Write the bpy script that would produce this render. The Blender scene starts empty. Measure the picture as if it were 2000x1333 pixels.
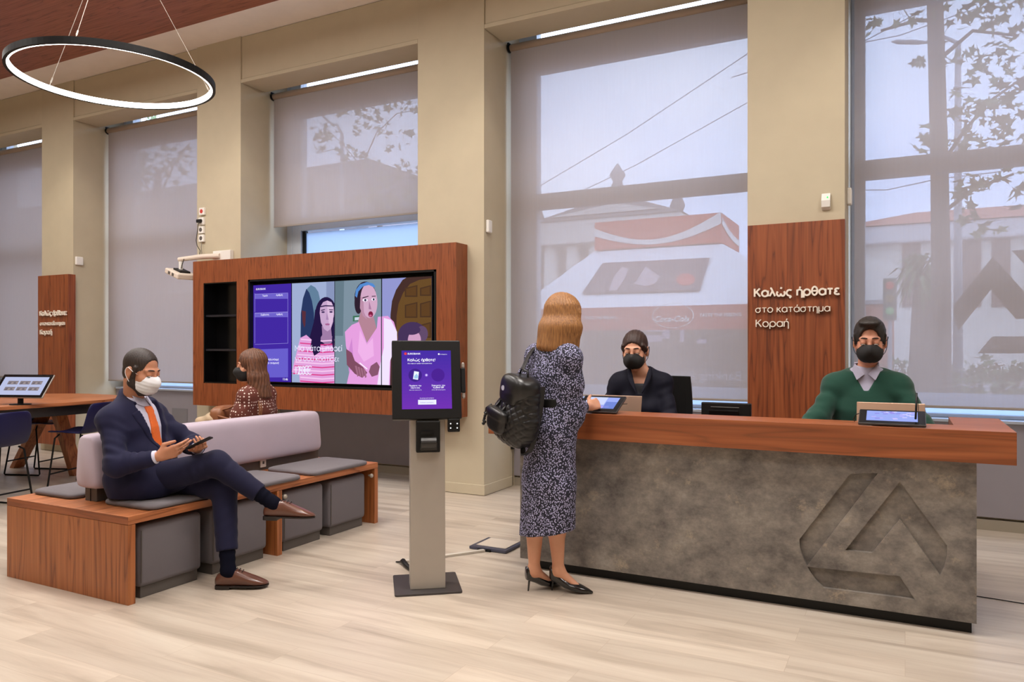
import bpy, bmesh, math, random
import numpy as np
from mathutils import Vector, Matrix
random.seed(7)
S = bpy.context.scene
COL = S.collection
PI = math.pi
# ------------------------------------------------------------------ camera, sky, lights, exposure
YAW = math.radians(27.5); FPX = 1475.0; HZ = 677.0; CAMZ = 1.40
cd = bpy.data.cameras.new('camera'); cam = bpy.data.objects.new('camera', cd); COL.objects.link(cam)
cam.location = (0, 0, CAMZ); cam.rotation_euler = (PI/2, 0, YAW)
cd.sensor_width = 36; cd.lens = 36*FPX/2000; cd.shift_y = (HZ-666.5)/2000
cd.clip_end = 300
S.camera = cam
vs = S.view_settings
vs.view_transform = 'Standard'; vs.look = 'None'; vs.gamma = 1; vs.use_curve_mapping = False
vs.exposure = 0.22
w = bpy.data.worlds.new('overcast_sky'); S.world = w; w.use_nodes = True
nt = w.node_tree; bg = nt.nodes['Background']
tc = nt.nodes.new('ShaderNodeTexCoord'); sep = nt.nodes.new('ShaderNodeSeparateXYZ')
nz = nt.nodes.new('ShaderNodeTexNoise'); nz.inputs['Scale'].default_value = 2.2; nz.inputs['Detail'].default_value = 5
ramp = nt.nodes.new('ShaderNodeValToRGB')
ramp.color_ramp.elements[0].position = .35; ramp.color_ramp.elements[0].color = (.50, .64, .95, 1)
ramp.color_ramp.elements[1].position = .68; ramp.color_ramp.elements[1].color = (.74, .84, 1, 1)
nt.links.new(tc.outputs['Generated'], nz.inputs['Vector']); nt.links.new(nz.outputs['Fac'], ramp.inputs['Fac'])
nt.links.new(ramp.outputs['Color'], bg.inputs['Color'])
bg.inputs['Strength'].default_value = 5.5

def lamp(name, kind, loc, energy, col, size=1.0, sizey=None, aim=(0, 0, -1), **kw):
    d = bpy.data.lights.new(name, kind); d.energy = energy; d.color = col
    if kind == 'AREA':
        d.size = size
        if sizey: d.shape = 'RECTANGLE'; d.size_y = sizey
    else: d.shadow_soft_size = size
    for k, v in kw.items(): setattr(d, k, v)
    o = bpy.data.objects.new(name, d); COL.objects.link(o); o.location = loc
    o.rotation_euler = Vector(aim).to_track_quat('-Z', 'Y').to_euler()
    return o
WARM = (1, .90, .77)
for x, y, pw in ((-1.0, 1.0, 50), (-4.2, 1.0, 50), (-7.6, 1.4, 50), (-1.0, -1.6, 26), (-5.0, -1.6, 26), (-7.4, 3.6, 75), (-4.6, 3.5, 80), (-1.6, 3.5, 85), (1.4, 3.4, 75), (-10.4, 3.6, 60)):
    lamp('ceiling_lamp_light', 'AREA', (x, y, 4.7), pw, (1, .95, .90), 1.2, 1.2)
for x in (-9.2, -6.1, -2.95, .2):                         # wall washers that scallop each pillar
    lamp('pillar_spot_light', 'SPOT', (x, 5.2, 4.8), 46, WARM, .08, aim=(-.04, .08, -1), spot_size=math.radians(92), spot_blend=.5)
for x, y in ((-4.2, 3.3), (-1.2, 3.2), (-2.8, 2.2), (.4, 3.0)):
    lamp('ceiling_spot_light', 'SPOT', (x, y, 4.8), 80, (1, .92, .84), .08, spot_size=math.radians(75), spot_blend=.7)

# ------------------------------------------------------------------ where a point of the place is
FW = Vector((-math.sin(YAW), math.cos(YAW), 0)); RT = Vector((math.cos(YAW), math.sin(YAW), 0)); CP = Vector((0, 0, CAMZ))
def ray(x, y): return FW + RT*((x-1000)/FPX) + Vector((0, 0, -(y-HZ)/FPX))
def at(x, y, Y): r = ray(x, y); return CP + r*(Y/r.y)          # on the wall plane at depth Y
def on(x, y, z=0): r = ray(x, y); return CP + r*((z-CAMZ)/r.z)  # on a level plane
def dp(x, y, d): return CP + ray(x, y)*d

# ------------------------------------------------------------------ materials
def lin(c):
    return tuple(((v/255)/12.92 if v/255 <= .04045 else ((v/255+.055)/1.055)**2.4) for v in c)
MATS = {}
def mat(name, rgb, rough=.5, metal=0, spec=.5, bump=0, bscale=200, vary=0, vscale=6, sheen=0, coat=0):
    if name in MATS: return MATS[name]
    m = bpy.data.materials.new(name); m.use_nodes = True; t = m.node_tree; b = t.nodes['Principled BSDF']
    c = lin(rgb) + (1,)
    b.inputs['Base Color'].default_value = c; b.inputs['Roughness'].default_value = rough
    b.inputs['Metallic'].default_value = metal; b.inputs['Specular IOR Level'].default_value = spec
    if sheen: b.inputs['Sheen Weight'].default_value = sheen
    if coat: b.inputs['Coat Weight'].default_value = coat
    co = t.nodes.new('ShaderNodeTexCoord')
    n = t.nodes.new('ShaderNodeTexNoise'); n.inputs['Scale'].default_value = vscale; n.inputs['Detail'].default_value = 4
    t.links.new(co.outputs['Object'], n.inputs['Vector'])
    mx = t.nodes.new('ShaderNodeMix'); mx.data_type = 'RGBA'
    v = vary or .06
    mx.inputs['A'].default_value = tuple(x*(1-v) for x in c[:3])+(1,); mx.inputs['B'].default_value = tuple(min(1, x*(1+v)) for x in c[:3])+(1,)
    t.links.new(n.outputs['Fac'], mx.inputs['Factor']); t.links.new(mx.outputs['Result'], b.inputs['Base Color'])
    if bump:
        n2 = t.nodes.new('ShaderNodeTexNoise'); n2.inputs['Scale'].default_value = bscale
        t.links.new(co.outputs['Object'], n2.inputs['Vector'])
        bp = t.nodes.new('ShaderNodeBump'); bp.inputs['Strength'].default_value = bump; bp.inputs['Distance'].default_value = .004
        t.links.new(n2.outputs['Fac'], bp.inputs['Height']); t.links.new(bp.outputs['Normal'], b.inputs['Normal'])
    MATS[name] = m; return m
def nd(t, typ, **kw):
    n = t.nodes.new(typ)
    for k, v in kw.items():
        if k in n.inputs.keys(): n.inputs[k].default_value = v
        else: setattr(n, k, v)
    return n
def ramp_node(t, stops):
    r = t.nodes.new('ShaderNodeValToRGB'); e = r.color_ramp.elements
    while len(e) < len(stops): e.new(.5)
    for k, (p, c) in zip(e, stops): k.position = p; k.color = tuple(c)+(1,)
    return r
def wood(name, axis, dark, mid, light, rough=.42, scale=1.0, seams=0):
    m = bpy.data.materials.new(name); m.use_nodes = True; t = m.node_tree; b = t.nodes['Principled BSDF']
    co = nd(t, 'ShaderNodeTexCoord'); mp = nd(t, 'ShaderNodeMapping')
    s = [5*scale]*3; s['XYZ'.index(axis)] = .30*scale; mp.inputs['Scale'].default_value = s
    t.links.new(co.outputs['Object'], mp.inputs['Vector'])
    n = nd(t, 'ShaderNodeTexNoise', Scale=1.4, Detail=3, Distortion=.35)
    t.links.new(mp.outputs['Vector'], n.inputs['Vector'])
    mul = nd(t, 'ShaderNodeMath', operation='MULTIPLY'); mul.inputs[1].default_value = 9
    t.links.new(n.outputs['Fac'], mul.inputs[0])
    fr = nd(t, 'ShaderNodeMath', operation='FRACT'); t.links.new(mul.outputs[0], fr.inputs[0])
    r1 = ramp_node(t, [(0, lin(mid)), (.45, lin(light)), (.80, lin(mid)), (.93, lin(dark)), (1, lin(mid))])
    t.links.new(fr.outputs[0], r1.inputs['Fac'])
    mp2 = nd(t, 'ShaderNodeMapping'); s2 = [70*scale]*3; s2['XYZ'.index(axis)] = 1.2*scale; mp2.inputs['Scale'].default_value = s2
    t.links.new(co.outputs['Object'], mp2.inputs['Vector'])
    n2 = nd(t, 'ShaderNodeTexNoise', Scale=1.0, Detail=2); t.links.new(mp2.outputs['Vector'], n2.inputs['Vector'])
    r2 = ramp_node(t, [(.3, (.70, .68, .66)), (.62, (1.05, 1.05, 1.05))]); t.links.new(n2.outputs['Fac'], r2.inputs['Fac'])
    mx = nd(t, 'ShaderNodeMix', data_type='RGBA', blend_type='MULTIPLY'); mx.inputs['Factor'].default_value = .8
    t.links.new(r1.outputs['Color'], mx.inputs['A']); t.links.new(r2.outputs['Color'], mx.inputs['B'])
    t.links.new(mx.outputs['Result'], b.inputs['Base Color'])
    b.inputs['Roughness'].default_value = rough
    bp = nd(t, 'ShaderNodeBump', Strength=.08); bp.inputs['Distance'].default_value = .002
    t.links.new(n2.outputs['Fac'], bp.inputs['Height']); t.links.new(bp.outputs['Normal'], b.inputs['Normal'])
    MATS[name] = m; return m
WD, WM, WL = (126, 70, 37), (160, 93, 50), (174, 107, 61)
woodZ = wood('cherry_veneer_vertical', 'Z', WD, WM, WL)
woodS = wood('dark_cherry_sign_veneer', 'Z', (104, 50, 26), (132, 66, 33), (146, 78, 42))
woodX = wood('cherry_veneer_long', 'X', WD, (142, 76, 40), (158, 90, 51), scale=.8)
woodY = wood('cherry_veneer_deep', 'Y', WD, (166, 100, 60), (182, 114, 72))
woodF = wood('cherry_veneer_fine', 'Z', (106, 54, 28), (132, 68, 35), (146, 80, 44), scale=2.2)
woodC = wood('brown_ceiling_boards', 'X', (118, 68, 52), (148, 86, 66), (158, 96, 74), rough=.5, scale=1.4)

def floor_mat():
    m = bpy.data.materials.new('pale_oak_planks'); m.use_nodes = True; t = m.node_tree; b = t.nodes['Principled BSDF']
    co = nd(t, 'ShaderNodeTexCoord')
    br = nd(t, 'ShaderNodeTexBrick', offset=.37, offset_frequency=2)
    br.inputs['Scale'].default_value = 1; br.inputs['Brick Width'].default_value = 1.25; br.inputs['Row Height'].default_value = .19
    br.inputs['Mortar Size'].default_value = .0012; br.inputs['Mortar Smooth'].default_value = .3; br.inputs['Bias'].default_value = 0
    br.inputs['Color1'].default_value = (0, 0, 0, 1); br.inputs['Color2'].default_value = (1, 1, 1, 1); br.inputs['Mortar'].default_value = (.5, .5, .5, 1)
    t.links.new(co.outputs['Object'], br.inputs['Vector'])
    mp = nd(t, 'ShaderNodeMapping'); mp.inputs['Scale'].default_value = (.8, 9, 1)
    add = nd(t, 'ShaderNodeVectorMath', operation='ADD')
    t.links.new(co.outputs['Object'], mp.inputs['Vector']); t.links.new(mp.outputs['Vector'], add.inputs[0]); t.links.new(br.outputs['Color'], add.inputs[1])
    n = nd(t, 'ShaderNodeTexNoise', Scale=1.1, Detail=6, Distortion=.6, Roughness=.6); t.links.new(add.outputs[0], n.inputs['Vector'])
    r = ramp_node(t, [(.28, lin((164, 150, 134))), (.48, lin((190, 176, 160))), (.70, lin((206, 194, 178)))])
    t.links.new(n.outputs['Fac'], r.inputs['Fac'])
    r2 = ramp_node(t, [(0, (.86, .86, .86)), (1, (1.0, 1.0, 1.0))]); t.links.new(br.outputs['Color'], r2.inputs['Fac'])
    mx = nd(t, 'ShaderNodeMix', data_type='RGBA', blend_type='MULTIPLY'); mx.inputs['Factor'].default_value = 1
    t.links.new(r.outputs['Color'], mx.inputs['A']); t.links.new(r2.outputs['Color'], mx.inputs['B'])
    mx2 = nd(t, 'ShaderNodeMix', data_type='RGBA'); t.links.new(br.outputs['Fac'], mx2.inputs['Factor'])
    t.links.new(mx.outputs['Result'], mx2.inputs['A']); mx2.inputs['B'].default_value = lin((168, 152, 134))+(1,)
    t.links.new(mx2.outputs['Result'], b.inputs['Base Color']); b.inputs['Roughness'].default_value = .34
    return m
def concrete_mat():
    m = bpy.data.materials.new('mottled_concrete_laminate'); m.use_nodes = True; t = m.node_tree; b = t.nodes['Principled BSDF']
    co = nd(t, 'ShaderNodeTexCoord'); mp = nd(t, 'ShaderNodeMapping'); mp.inputs['Scale'].default_value = (1, 1, 1.35)
    t.links.new(co.outputs['Object'], mp.inputs['Vector'])
    n = nd(t, 'ShaderNodeTexNoise', Scale=4.2, Detail=12, Roughness=.74, Distortion=.0); t.links.new(mp.outputs['Vector'], n.inputs['Vector'])
    r = ramp_node(t, [(.32, lin((74, 69, 66))), (.45, lin((108, 102, 97))), (.57, lin((134, 127, 119))), (.70, lin((160, 152, 143)))])
    t.links.new(n.outputs['Fac'], r.inputs['Fac'])
    n2 = nd(t, 'ShaderNodeTexNoise', Scale=5.0, Detail=13, Roughness=.80, Distortion=.1); t.links.new(co.outputs['Object'], n2.inputs['Vector'])
    r2 = ramp_node(t, [(.57, (0, 0, 0)), (.68, (.8, .8, .8))]); t.links.new(n2.outputs['Fac'], r2.inputs['Fac'])
    mx = nd(t, 'ShaderNodeMix', data_type='RGBA'); t.links.new(r2.outputs['Color'], mx.inputs['Factor'])
    t.links.new(r.outputs['Color'], mx.inputs['A']); mx.inputs['B'].default_value = lin((176, 160, 138))+(1,)
    n3 = nd(t, 'ShaderNodeTexNoise', Scale=5.5, Detail=11, Roughness=.76, Distortion=.1); 
    mp3 = nd(t, 'ShaderNodeMapping'); mp3.inputs['Location'].default_value = (7, 3, 2); t.links.new(co.outputs['Object'], mp3.inputs['Vector']); t.links.new(mp3.outputs['Vector'], n3.inputs['Vector'])
    r3 = ramp_node(t, [(.62, (0, 0, 0)), (.74, (.75, .75, .75))]); t.links.new(n3.outputs['Fac'], r3.inputs['Fac'])
    mx3 = nd(t, 'ShaderNodeMix', data_type='RGBA'); t.links.new(r3.outputs['Color'], mx3.inputs['Factor'])
    t.links.new(mx.outputs['Result'], mx3.inputs['A']); mx3.inputs['B'].default_value = lin((58, 52, 50))+(1,)
    t.links.new(mx3.outputs['Result'], b.inputs['Base Color']); b.inputs['Roughness'].default_value = .55
    return m
def blind_mat():
    m = bpy.data.materials.new('screen_weave_fabric'); m.use_nodes = True; t = m.node_tree
    t.nodes.remove(t.nodes['Principled BSDF']); out = t.nodes['Material Output']
    tr = nd(t, 'ShaderNodeBsdfTransparent'); tr.inputs['Color'].default_value = (.96, .97, 1, 1)
    df = nd(t, 'ShaderNodeBsdfDiffuse'); tl = nd(t, 'ShaderNodeBsdfTranslucent')
    co = nd(t, 'ShaderNodeTexCoord'); mp = nd(t, 'ShaderNodeMapping'); mp.inputs['Scale'].default_value = (60, 60, 3)
    n = nd(t, 'ShaderNodeTexNoise', Scale=1, Detail=2); t.links.new(co.outputs['Object'], mp.inputs['Vector']); t.links.new(mp.outputs['Vector'], n.inputs['Vector'])
    r = ramp_node(t, [(.3, lin((197, 184, 175))), (.7, lin((201, 188, 179)))]); t.links.new(n.outputs['Fac'], r.inputs['Fac'])
    t.links.new(r.outputs['Color'], df.inputs['Color']); tl.inputs['Color'].default_value = (.46, .405, .375, 1)
    m1 = nd(t, 'ShaderNodeMixShader'); m1.inputs[0].default_value = .5
    t.links.new(df.outputs[0], m1.inputs[1]); t.links.new(tl.outputs[0], m1.inputs[2])
    m2 = nd(t, 'ShaderNodeMixShader'); lw = nd(t, 'ShaderNodeLayerWeight'); ma = nd(t, 'ShaderNodeMath', operation='MULTIPLY_ADD', use_clamp=True); ma.inputs[1].default_value = .50; ma.inputs[2].default_value = .65
    t.links.new(lw.outputs['Facing'], ma.inputs[0]); t.links.new(ma.outputs[0], m2.inputs[0])
    t.links.new(tr.outputs[0], m2.inputs[1]); t.links.new(m1.outputs[0], m2.inputs[2])
    t.links.new(m2.outputs[0], out.inputs['Surface']); return m
def glass_mat(name, tint=(1, 1, 1), refl=.04, frost=0):
    m = bpy.data.materials.new(name); m.use_nodes = True; t = m.node_tree
    t.nodes.remove(t.nodes['Principled BSDF']); out = t.nodes['Material Output']
    tr = nd(t, 'ShaderNodeBsdfTransparent'); tr.inputs['Color'].default_value = tint+(1,)
    gl = nd(t, 'ShaderNodeBsdfGlossy'); gl.inputs['Roughness'].default_value = .02
    lw = nd(t, 'ShaderNodeLayerWeight'); pw = nd(t, 'ShaderNodeMath', operation='POWER'); pw.inputs[1].default_value = 5; fr = nd(t, 'ShaderNodeMath', operation='MULTIPLY_ADD'); fr.inputs[1].default_value = .8; fr.inputs[2].default_value = .02
    t.links.new(lw.outputs['Facing'], pw.inputs[0]); t.links.new(pw.outputs[0], fr.inputs[0])
    mx = nd(t, 'ShaderNodeMixShader'); t.links.new(fr.outputs[0], mx.inputs[0]); t.links.new(tr.outputs[0], mx.inputs[1]); t.links.new(gl.outputs[0], mx.inputs[2])
    last = mx
    if frost:
        tl = nd(t, 'ShaderNodeBsdfTranslucent'); tl.inputs['Color'].default_value = tint+(1,)
        m3 = nd(t, 'ShaderNodeMixShader'); m3.inputs[0].default_value = frost
        t.links.new(mx.outputs[0], m3.inputs[1]); t.links.new(tl.outputs[0], m3.inputs[2]); last = m3
    t.links.new(last.outputs[0], out.inputs['Surface']); return m
def emit_mat(name, rgb=None, strength=1.0):
    m = bpy.data.materials.new(name); m.use_nodes = True; t = m.node_tree
    t.nodes.remove(t.nodes['Principled BSDF']); out = t.nodes['Material Output']
    e = nd(t, 'ShaderNodeEmission'); e.inputs['Strength'].default_value = strength
    if rgb: e.inputs['Color'].default_value = lin(rgb)+(1,)
    else:
        a = nd(t, 'ShaderNodeAttribute', attribute_name='Col'); t.links.new(a.outputs['Color'], e.inputs['Color'])
    t.links.new(e.outputs[0], out.inputs['Surface']); return m

cream = mat('cream_wall_paint', (190, 178, 153), .75, bump=.03, bscale=90)
creamv = mat('cream_valance_paint', (192, 180, 155), .7)
white = mat('white_ceiling_paint', (236, 226, 218), .8)
grey_panel = mat('grey_apron_panel', (140, 134, 140), .6)
toe = mat('taupe_toe_board', (150, 140, 124), .7)
alu = mat('window_aluminium', (196, 202, 210), .45, .1)
sillm = mat('white_sill', (206, 214, 226), .4)
blackp = mat('black_plastic', (16, 15, 15), .45, spec=.3)
blackg = mat('black_gloss', (10, 10, 12), .18)
whitep = mat('white_plastic', (232, 228, 222), .4)
concrete = concrete_mat(); blindm = blind_mat(); glass = glass_mat('clear_glass', (.95, .97, 1)); frosted = glass_mat('frosted_film_glass', (.52, .58, .66), frost=.8)
screenm = emit_mat('screen_picture', None, 1.0)
lavender = mat('lavender_grey_upholstery', (176, 162, 176), .85, bump=.12, bscale=500, sheen=.3)
greyfab = mat('mid_grey_upholstery', (106, 101, 105), .85, spec=.25, bump=.12, bscale=500, sheen=.1)
darkgrey = mat('dark_grey_laminate', (86, 80, 76), .55)
steel = mat('brushed_grey_steel', (172, 164, 154), .42, .35)
graph = mat('graphite_steel', (66, 62, 62), .45, .3)
navyp = mat('navy_shell_plastic', (18, 18, 62), .45, spec=.3)
blackm = mat('black_powder_coat', (13, 12, 12), .5, spec=.2)

# ------------------------------------------------------------------ mesh helpers
class MB:
    def __init__(s): s.v = []; s.f = []; s.m = []; s.c = []
    def add(s, vs, fs, mi=0, col=(1, 1, 1)):
        o = len(s.v); s.v += [tuple(p) for p in vs]
        for f in fs: s.f.append([i+o for i in f]); s.m.append(mi); s.c.append(col)
        return s
    def box(s, x0, x1, y0, y1, z0, z1, mi=0, M=None):
        vs = [Vector((x, y, z)) for x in (x0, x1) for y in (y0, y1) for z in (z0, z1)]
        if M: vs = [M @ p for p in vs]
        return s.add(vs, [(0, 1, 3, 2), (4, 6, 7, 5), (0, 4, 5, 1), (2, 3, 7, 6), (0, 2, 6, 4), (1, 5, 7, 3)], mi)
    def tube(s, pts, r, n=8, mi=0, cap=True, flat=None):
        pts = [Vector(p) for p in pts]; rs = r if isinstance(r, (list, tuple)) else [r]*len(pts)
        rings = []; up = None
        for i, p in enumerate(pts):
            d = (pts[min(i+1, len(pts)-1)] - pts[max(i-1, 0)]).normalized()
            if up is None: up = d.orthogonal().normalized()
            a = (up - d*up.dot(d))
            a = a.normalized() if a.length > 1e-6 else d.orthogonal().normalized()
            up = a; b = d.cross(a)
            rings.append([p + (a*math.cos(2*PI*k/n) + b*math.sin(2*PI*k/n))*rs[i] for k in range(n)])
        vs = [q for rg in rings for q in rg]
        fs = [(i*n+k, i*n+(k+1) % n, (i+1)*n+(k+1) % n, (i+1)*n+k) for i in range(len(pts)-1) for k in range(n)]
        if cap: fs += [tuple(range(n))[::-1], tuple((len(pts)-1)*n+k for k in range(n))]
        return s.add(vs, fs, mi)
    def prism(s, poly, ext, mi=0, col=(1, 1, 1)):
        poly = [Vector(p) for p in poly]; ext = Vector(ext); n = len(poly)
        vs = poly + [p+ext for p in poly]
        fs = [tuple(range(n))[::-1], tuple(range(n, 2*n))] + [(i, (i+1) % n, n+(i+1) % n, n+i) for i in range(n)]
        return s.add(vs, fs, mi, col)
    def loft(s, rings, mi=0, cap=True):
        n = len(rings[0]); vs = [q for rg in rings for q in rg]
        fs = [(i*n+k, i*n+(k+1) % n, (i+1)*n+(k+1) % n, (i+1)*n+k) for i in range(len(rings)-1) for k in range(n)]
        if cap: fs += [tuple(range(n))[::-1], tuple((len(rings)-1)*n+k for k in range(n))]
        return s.add(vs, fs, mi)
    def lathe(s, prof, n=24, M=None, mi=0):
        rings = [[Vector((r*math.cos(2*PI*k/n), r*math.sin(2*PI*k/n), z)) for k in range(n)] for r, z in prof]
        if M: rings = [[M @ q for q in rg] for rg in rings]
        return s.loft(rings, mi)
    def torus(s, c, R, r, n=64, k=8, mi=0):
        vs = []; fs = []
        for i in range(n):
            a = 2*PI*i/n
            for j in range(k):
                b = 2*PI*j/k; q = R + r*math.cos(b); vs.append((c[0]+q*math.cos(a), c[1]+q*math.sin(a), c[2]+r*math.sin(b)))
                fs.append((i*k+j, ((i+1) % n)*k+j, ((i+1) % n)*k+(j+1) % k, i*k+(j+1) % k))
        return s.add(vs, fs, mi)
    def build(s, name, mats, root=None, smooth=False, bevel=0, seg=2, world=True, colors=False, sub=0, recalc=True):
        me = bpy.data.meshes.new(name); me.from_pydata(s.v, [], s.f)
        mats = mats if isinstance(mats, (list, tuple)) else [mats]
        for m in mats: me.materials.append(m)
        if len(mats) > 1: me.polygons.foreach_set('material_index', s.m)
        if colors:
            ca = me.color_attributes.new('Col', 'FLOAT_COLOR', 'CORNER'); arr = []
            for p, c in zip(me.polygons, s.c): arr += (list(c)+[1])*p.loop_total
            ca.data.foreach_set('color', arr)
        if recalc:
            bm = bmesh.new(); bm.from_mesh(me); bmesh.ops.recalc_face_normals(bm, faces=bm.faces[:]); bm.to_mesh(me); bm.free()
        return link(name, me, root, smooth, bevel, seg, world, sub)
def wm(o):
    M = Matrix.LocRotScale(o.location, o.rotation_euler, o.scale)
    return wm(o.parent) @ M if o.parent else M
def link(name, me, root=None, smooth=False, bevel=0, seg=2, world=True, sub=0):
    o = bpy.data.objects.new(name, me); COL.objects.link(o)
    if root is not None:
        if world: me.transform(wm(root).inverted())
        o.parent = root
    if smooth: me.polygons.foreach_set('use_smooth', [True]*len(me.polygons))
    if bevel:
        b = o.modifiers.new('bevel', 'BEVEL'); b.width = bevel; b.segments = seg; b.limit_method = 'ANGLE'; b.angle_limit = math.radians(40)
        if smooth is False and seg > 1: pass
    if sub: q = o.modifiers.new('sub', 'SUBSURF'); q.levels = sub; q.render_levels = sub
    return o
def tag(o, label, cat, group=None, kind=None):
    o['label'] = label; o['category'] = cat
    if group: o['group'] = group
    if kind: o['kind'] = kind
    return o
def thing(name, label, cat, loc=(0, 0, 0), rz=0, group=None):
    o = bpy.data.objects.new(name, None); COL.objects.link(o); o.location = loc; o.rotation_euler = (0, 0, rz); o.empty_display_size = .1
    return tag(o, label, cat, group)
def struct(o): o['kind'] = 'structure'; return o
def copy_tree(o, parent=None):
    c = o.copy(); COL.objects.link(c); c.parent = parent
    for ch in list(o.children): copy_tree(ch, c)
    return c
def recenter(o):
    me = o.data; n = len(me.vertices); a = np.empty(n*3); me.vertices.foreach_get('co', a); a = a.reshape(-1, 3)
    c = (a.min(0)+a.max(0))/2; c[2] = a[:, 2].min(); me.transform(Matrix.Translation(-Vector(c))); o.location = Vector(c); return o
def text_geo(body, size, bold=0.0, align='LEFT', res=3, shear=0, extrude=0):
    c = bpy.data.curves.new('t', 'FONT'); c.body = body; c.size = size; c.offset = bold*size; c.align_x = align; c.resolution_u = res; c.shear = shear; c.extrude = extrude
    o = bpy.data.objects.new('t', c); COL.objects.link(o); bpy.context.view_layer.update()
    dg = bpy.context.evaluated_depsgraph_get(); me = bpy.data.meshes.new_from_object(o.evaluated_get(dg))
    vs = [v.co.copy() for v in me.vertices]; fs = [tuple(p.vertices) for p in me.polygons]
    bpy.data.objects.remove(o); bpy.data.curves.remove(c); bpy.data.meshes.remove(me)
    return vs, fs
def fit_text(mb, body, O, U, V, width, col=(1, 1, 1), bold=0.0, mi=0, height=None, **kw):
    """text from O along U, up along V, scaled so the line is `width` long"""
    vs, fs = text_geo(body, 1.0, bold, **kw)
    if not vs: return
    x0 = min(v.x for v in vs); x1 = max(v.x for v in vs); k = width/(x1-x0); ky = k
    if height: ky = height/max(v.y for v in vs)
    U = Vector(U).normalized(); V = Vector(V).normalized(); N = U.cross(V)
    mb.add([Vector(O)+U*((v.x-x0)*k)+V*(v.y*ky)+N*v.z*k for v in vs], fs, mi, col)
# ------------------------------------------------------------------ a monoline Greek alphabet (x-height 1, capitals 1.4)
def _arc(cx, cy, rx, ry, a0, a1, n=14): return [(cx+rx*math.cos(math.radians(a0+(a1-a0)*i/n)), cy+ry*math.sin(math.radians(a0+(a1-a0)*i/n))) for i in range(n+1)]
def _o(cx=.5, cy=.5, rx=.5, ry=.5): return _arc(cx, cy, rx, ry, 0, 360, 22)
GR = {
 'α': (1.0, [_o(), [(1, 0), (1, 1)]]), 'β': (.8, [[(0, -.4), (0, 1.05)]+_arc(.32, 1.08, .32, .32, 180, -80, 10), _arc(.34, .38, .44, .38, 90, -180, 14)]), 'γ': (.86, [[(0, 1), (.43, 0), (.86, 1)], [(.43, 0), (.43, -.4)]]),
 'δ': (.9, [_o(.45, .45, .45, .45), [(.45, .9), (.12, 1.2), (.25, 1.4), (.75, 1.38)]]), 'ε': (.76, [_arc(.42, .75, .33, .25, 40, 270), _arc(.42, .26, .41, .26, 90, 322)]), 'η': (.76, [[(0, 0), (0, 1)], [(0, .6)]+_arc(.38, .62, .38, .38, 180, 0)+[(.76, -.4)]]),
 'θ': (.84, [_o(.42, .7, .42, .7), [(0, .7), (.84, .7)]]), 'ι': (.06, [[(.03, 0), (.03, 1)]]), 'κ': (.70, [[(0, 0), (0, 1)], [(.66, 1), (0, .40)], [(.22, .60), (.72, 0)]]), 'λ': (.88, [[(0, 0), (.44, .92)], [(.08, 1.4), (.22, 1.38), (.88, 0)]]),
 'μ': (.8, [[(0, -.4), (0, 1)], _arc(.4, .4, .4, .4, 180, 360), [(.8, 0), (.8, 1)]]), 'ν': (.86, [[(0, 1), (.43, 0), (.86, 1)]]), 'ο': (1.0, [_o()]), 'π': (1.0, [[(0, .97), (1, .97)], [(.18, 0), (.18, .97)], [(.82, 0), (.82, .97)]]),
 'ρ': (1.0, [_o(), [(0, .5), (0, -.4)]]), 'σ': (1.08, [_o(.47, .47, .47, .47), [(.47, .95), (1.08, .95)]]), 'ς': (.82, [_arc(.5, .5, .48, .5, 50, 255)+[(.62, -.05), (.70, -.20), (.48, -.38)]]), 'τ': (.8, [[(0, .97), (.8, .97)], [(.4, 0), (.4, .97)]]),
 'υ': (.8, [[(0, 1)]+_arc(.4, .4, .4, .4, 180, 360)+[(.8, 1)]]), 'ω': (1.28, [_arc(.32, .42, .32, .42, 125, 360), _arc(.96, .42, .32, .42, 180, 415)]),
 'Α': (1.2, [[(0, 0), (.6, 1.4), (1.2, 0)], [(.2, .46), (1.0, .46)]]), 'Ε': (.8, [[(.8, 1.37), (0, 1.37), (0, .03), (.8, .03)], [(0, .72), (.72, .72)]]), 'Κ': (.95, [[(0, 0), (0, 1.4)], [(.86, 1.4), (0, .52)], [(.30, .83), (.95, 0)]]), 'Μ': (1.25, [[(0, 0), (0, 1.38), (.62, .5), (1.25, 1.38), (1.25, 0)]]),
 'Π': (1.05, [[(0, 0), (0, 1.37), (1.05, 1.37), (1.05, 0)]]), 'Σ': (.95, [[(.95, 1.37), (0, 1.37), (.55, .7), (0, .03), (.95, .03)]]), 'Τ': (1.0, [[(0, 1.37), (1, 1.37)], [(.5, 0), (.5, 1.37)]]), 'Q': (1.3, [_o(.65, .7, .65, .7), [(.85, .35), (1.3, -.05)]]), 'R': (.9, [[(0, 0), (0, 1.37)]+_arc(.5, 1.02, .38, .35, 90, -90)+[(0, .67)], [(.45, .67), (.9, 0)]]),
 '!': (.06, [[(.03, 1.4), (.03, .42)], [(.03, .14), (.03, 0)]]), ':': (.06, [[(.03, .14), (.03, 0)], [(.03, .95), (.03, .80)]])}
for k_, b_, x_ in (('ά', 'α', .55), ('έ', 'ε', .42), ('ή', 'η', .38), ('ί', 'ι', .0), ('ό', 'ο', .5), ('ύ', 'υ', .4), ('ώ', 'ω', .64)): GR[k_] = (GR[b_][0], GR[b_][1]+[[(x_, 1.2), (x_+.14, 1.5)]])
GR['Έ'] = (GR['Ε'][0], GR['Ε'][1]+[[(-.22, 1.15), (-.08, 1.45)]])
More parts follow.
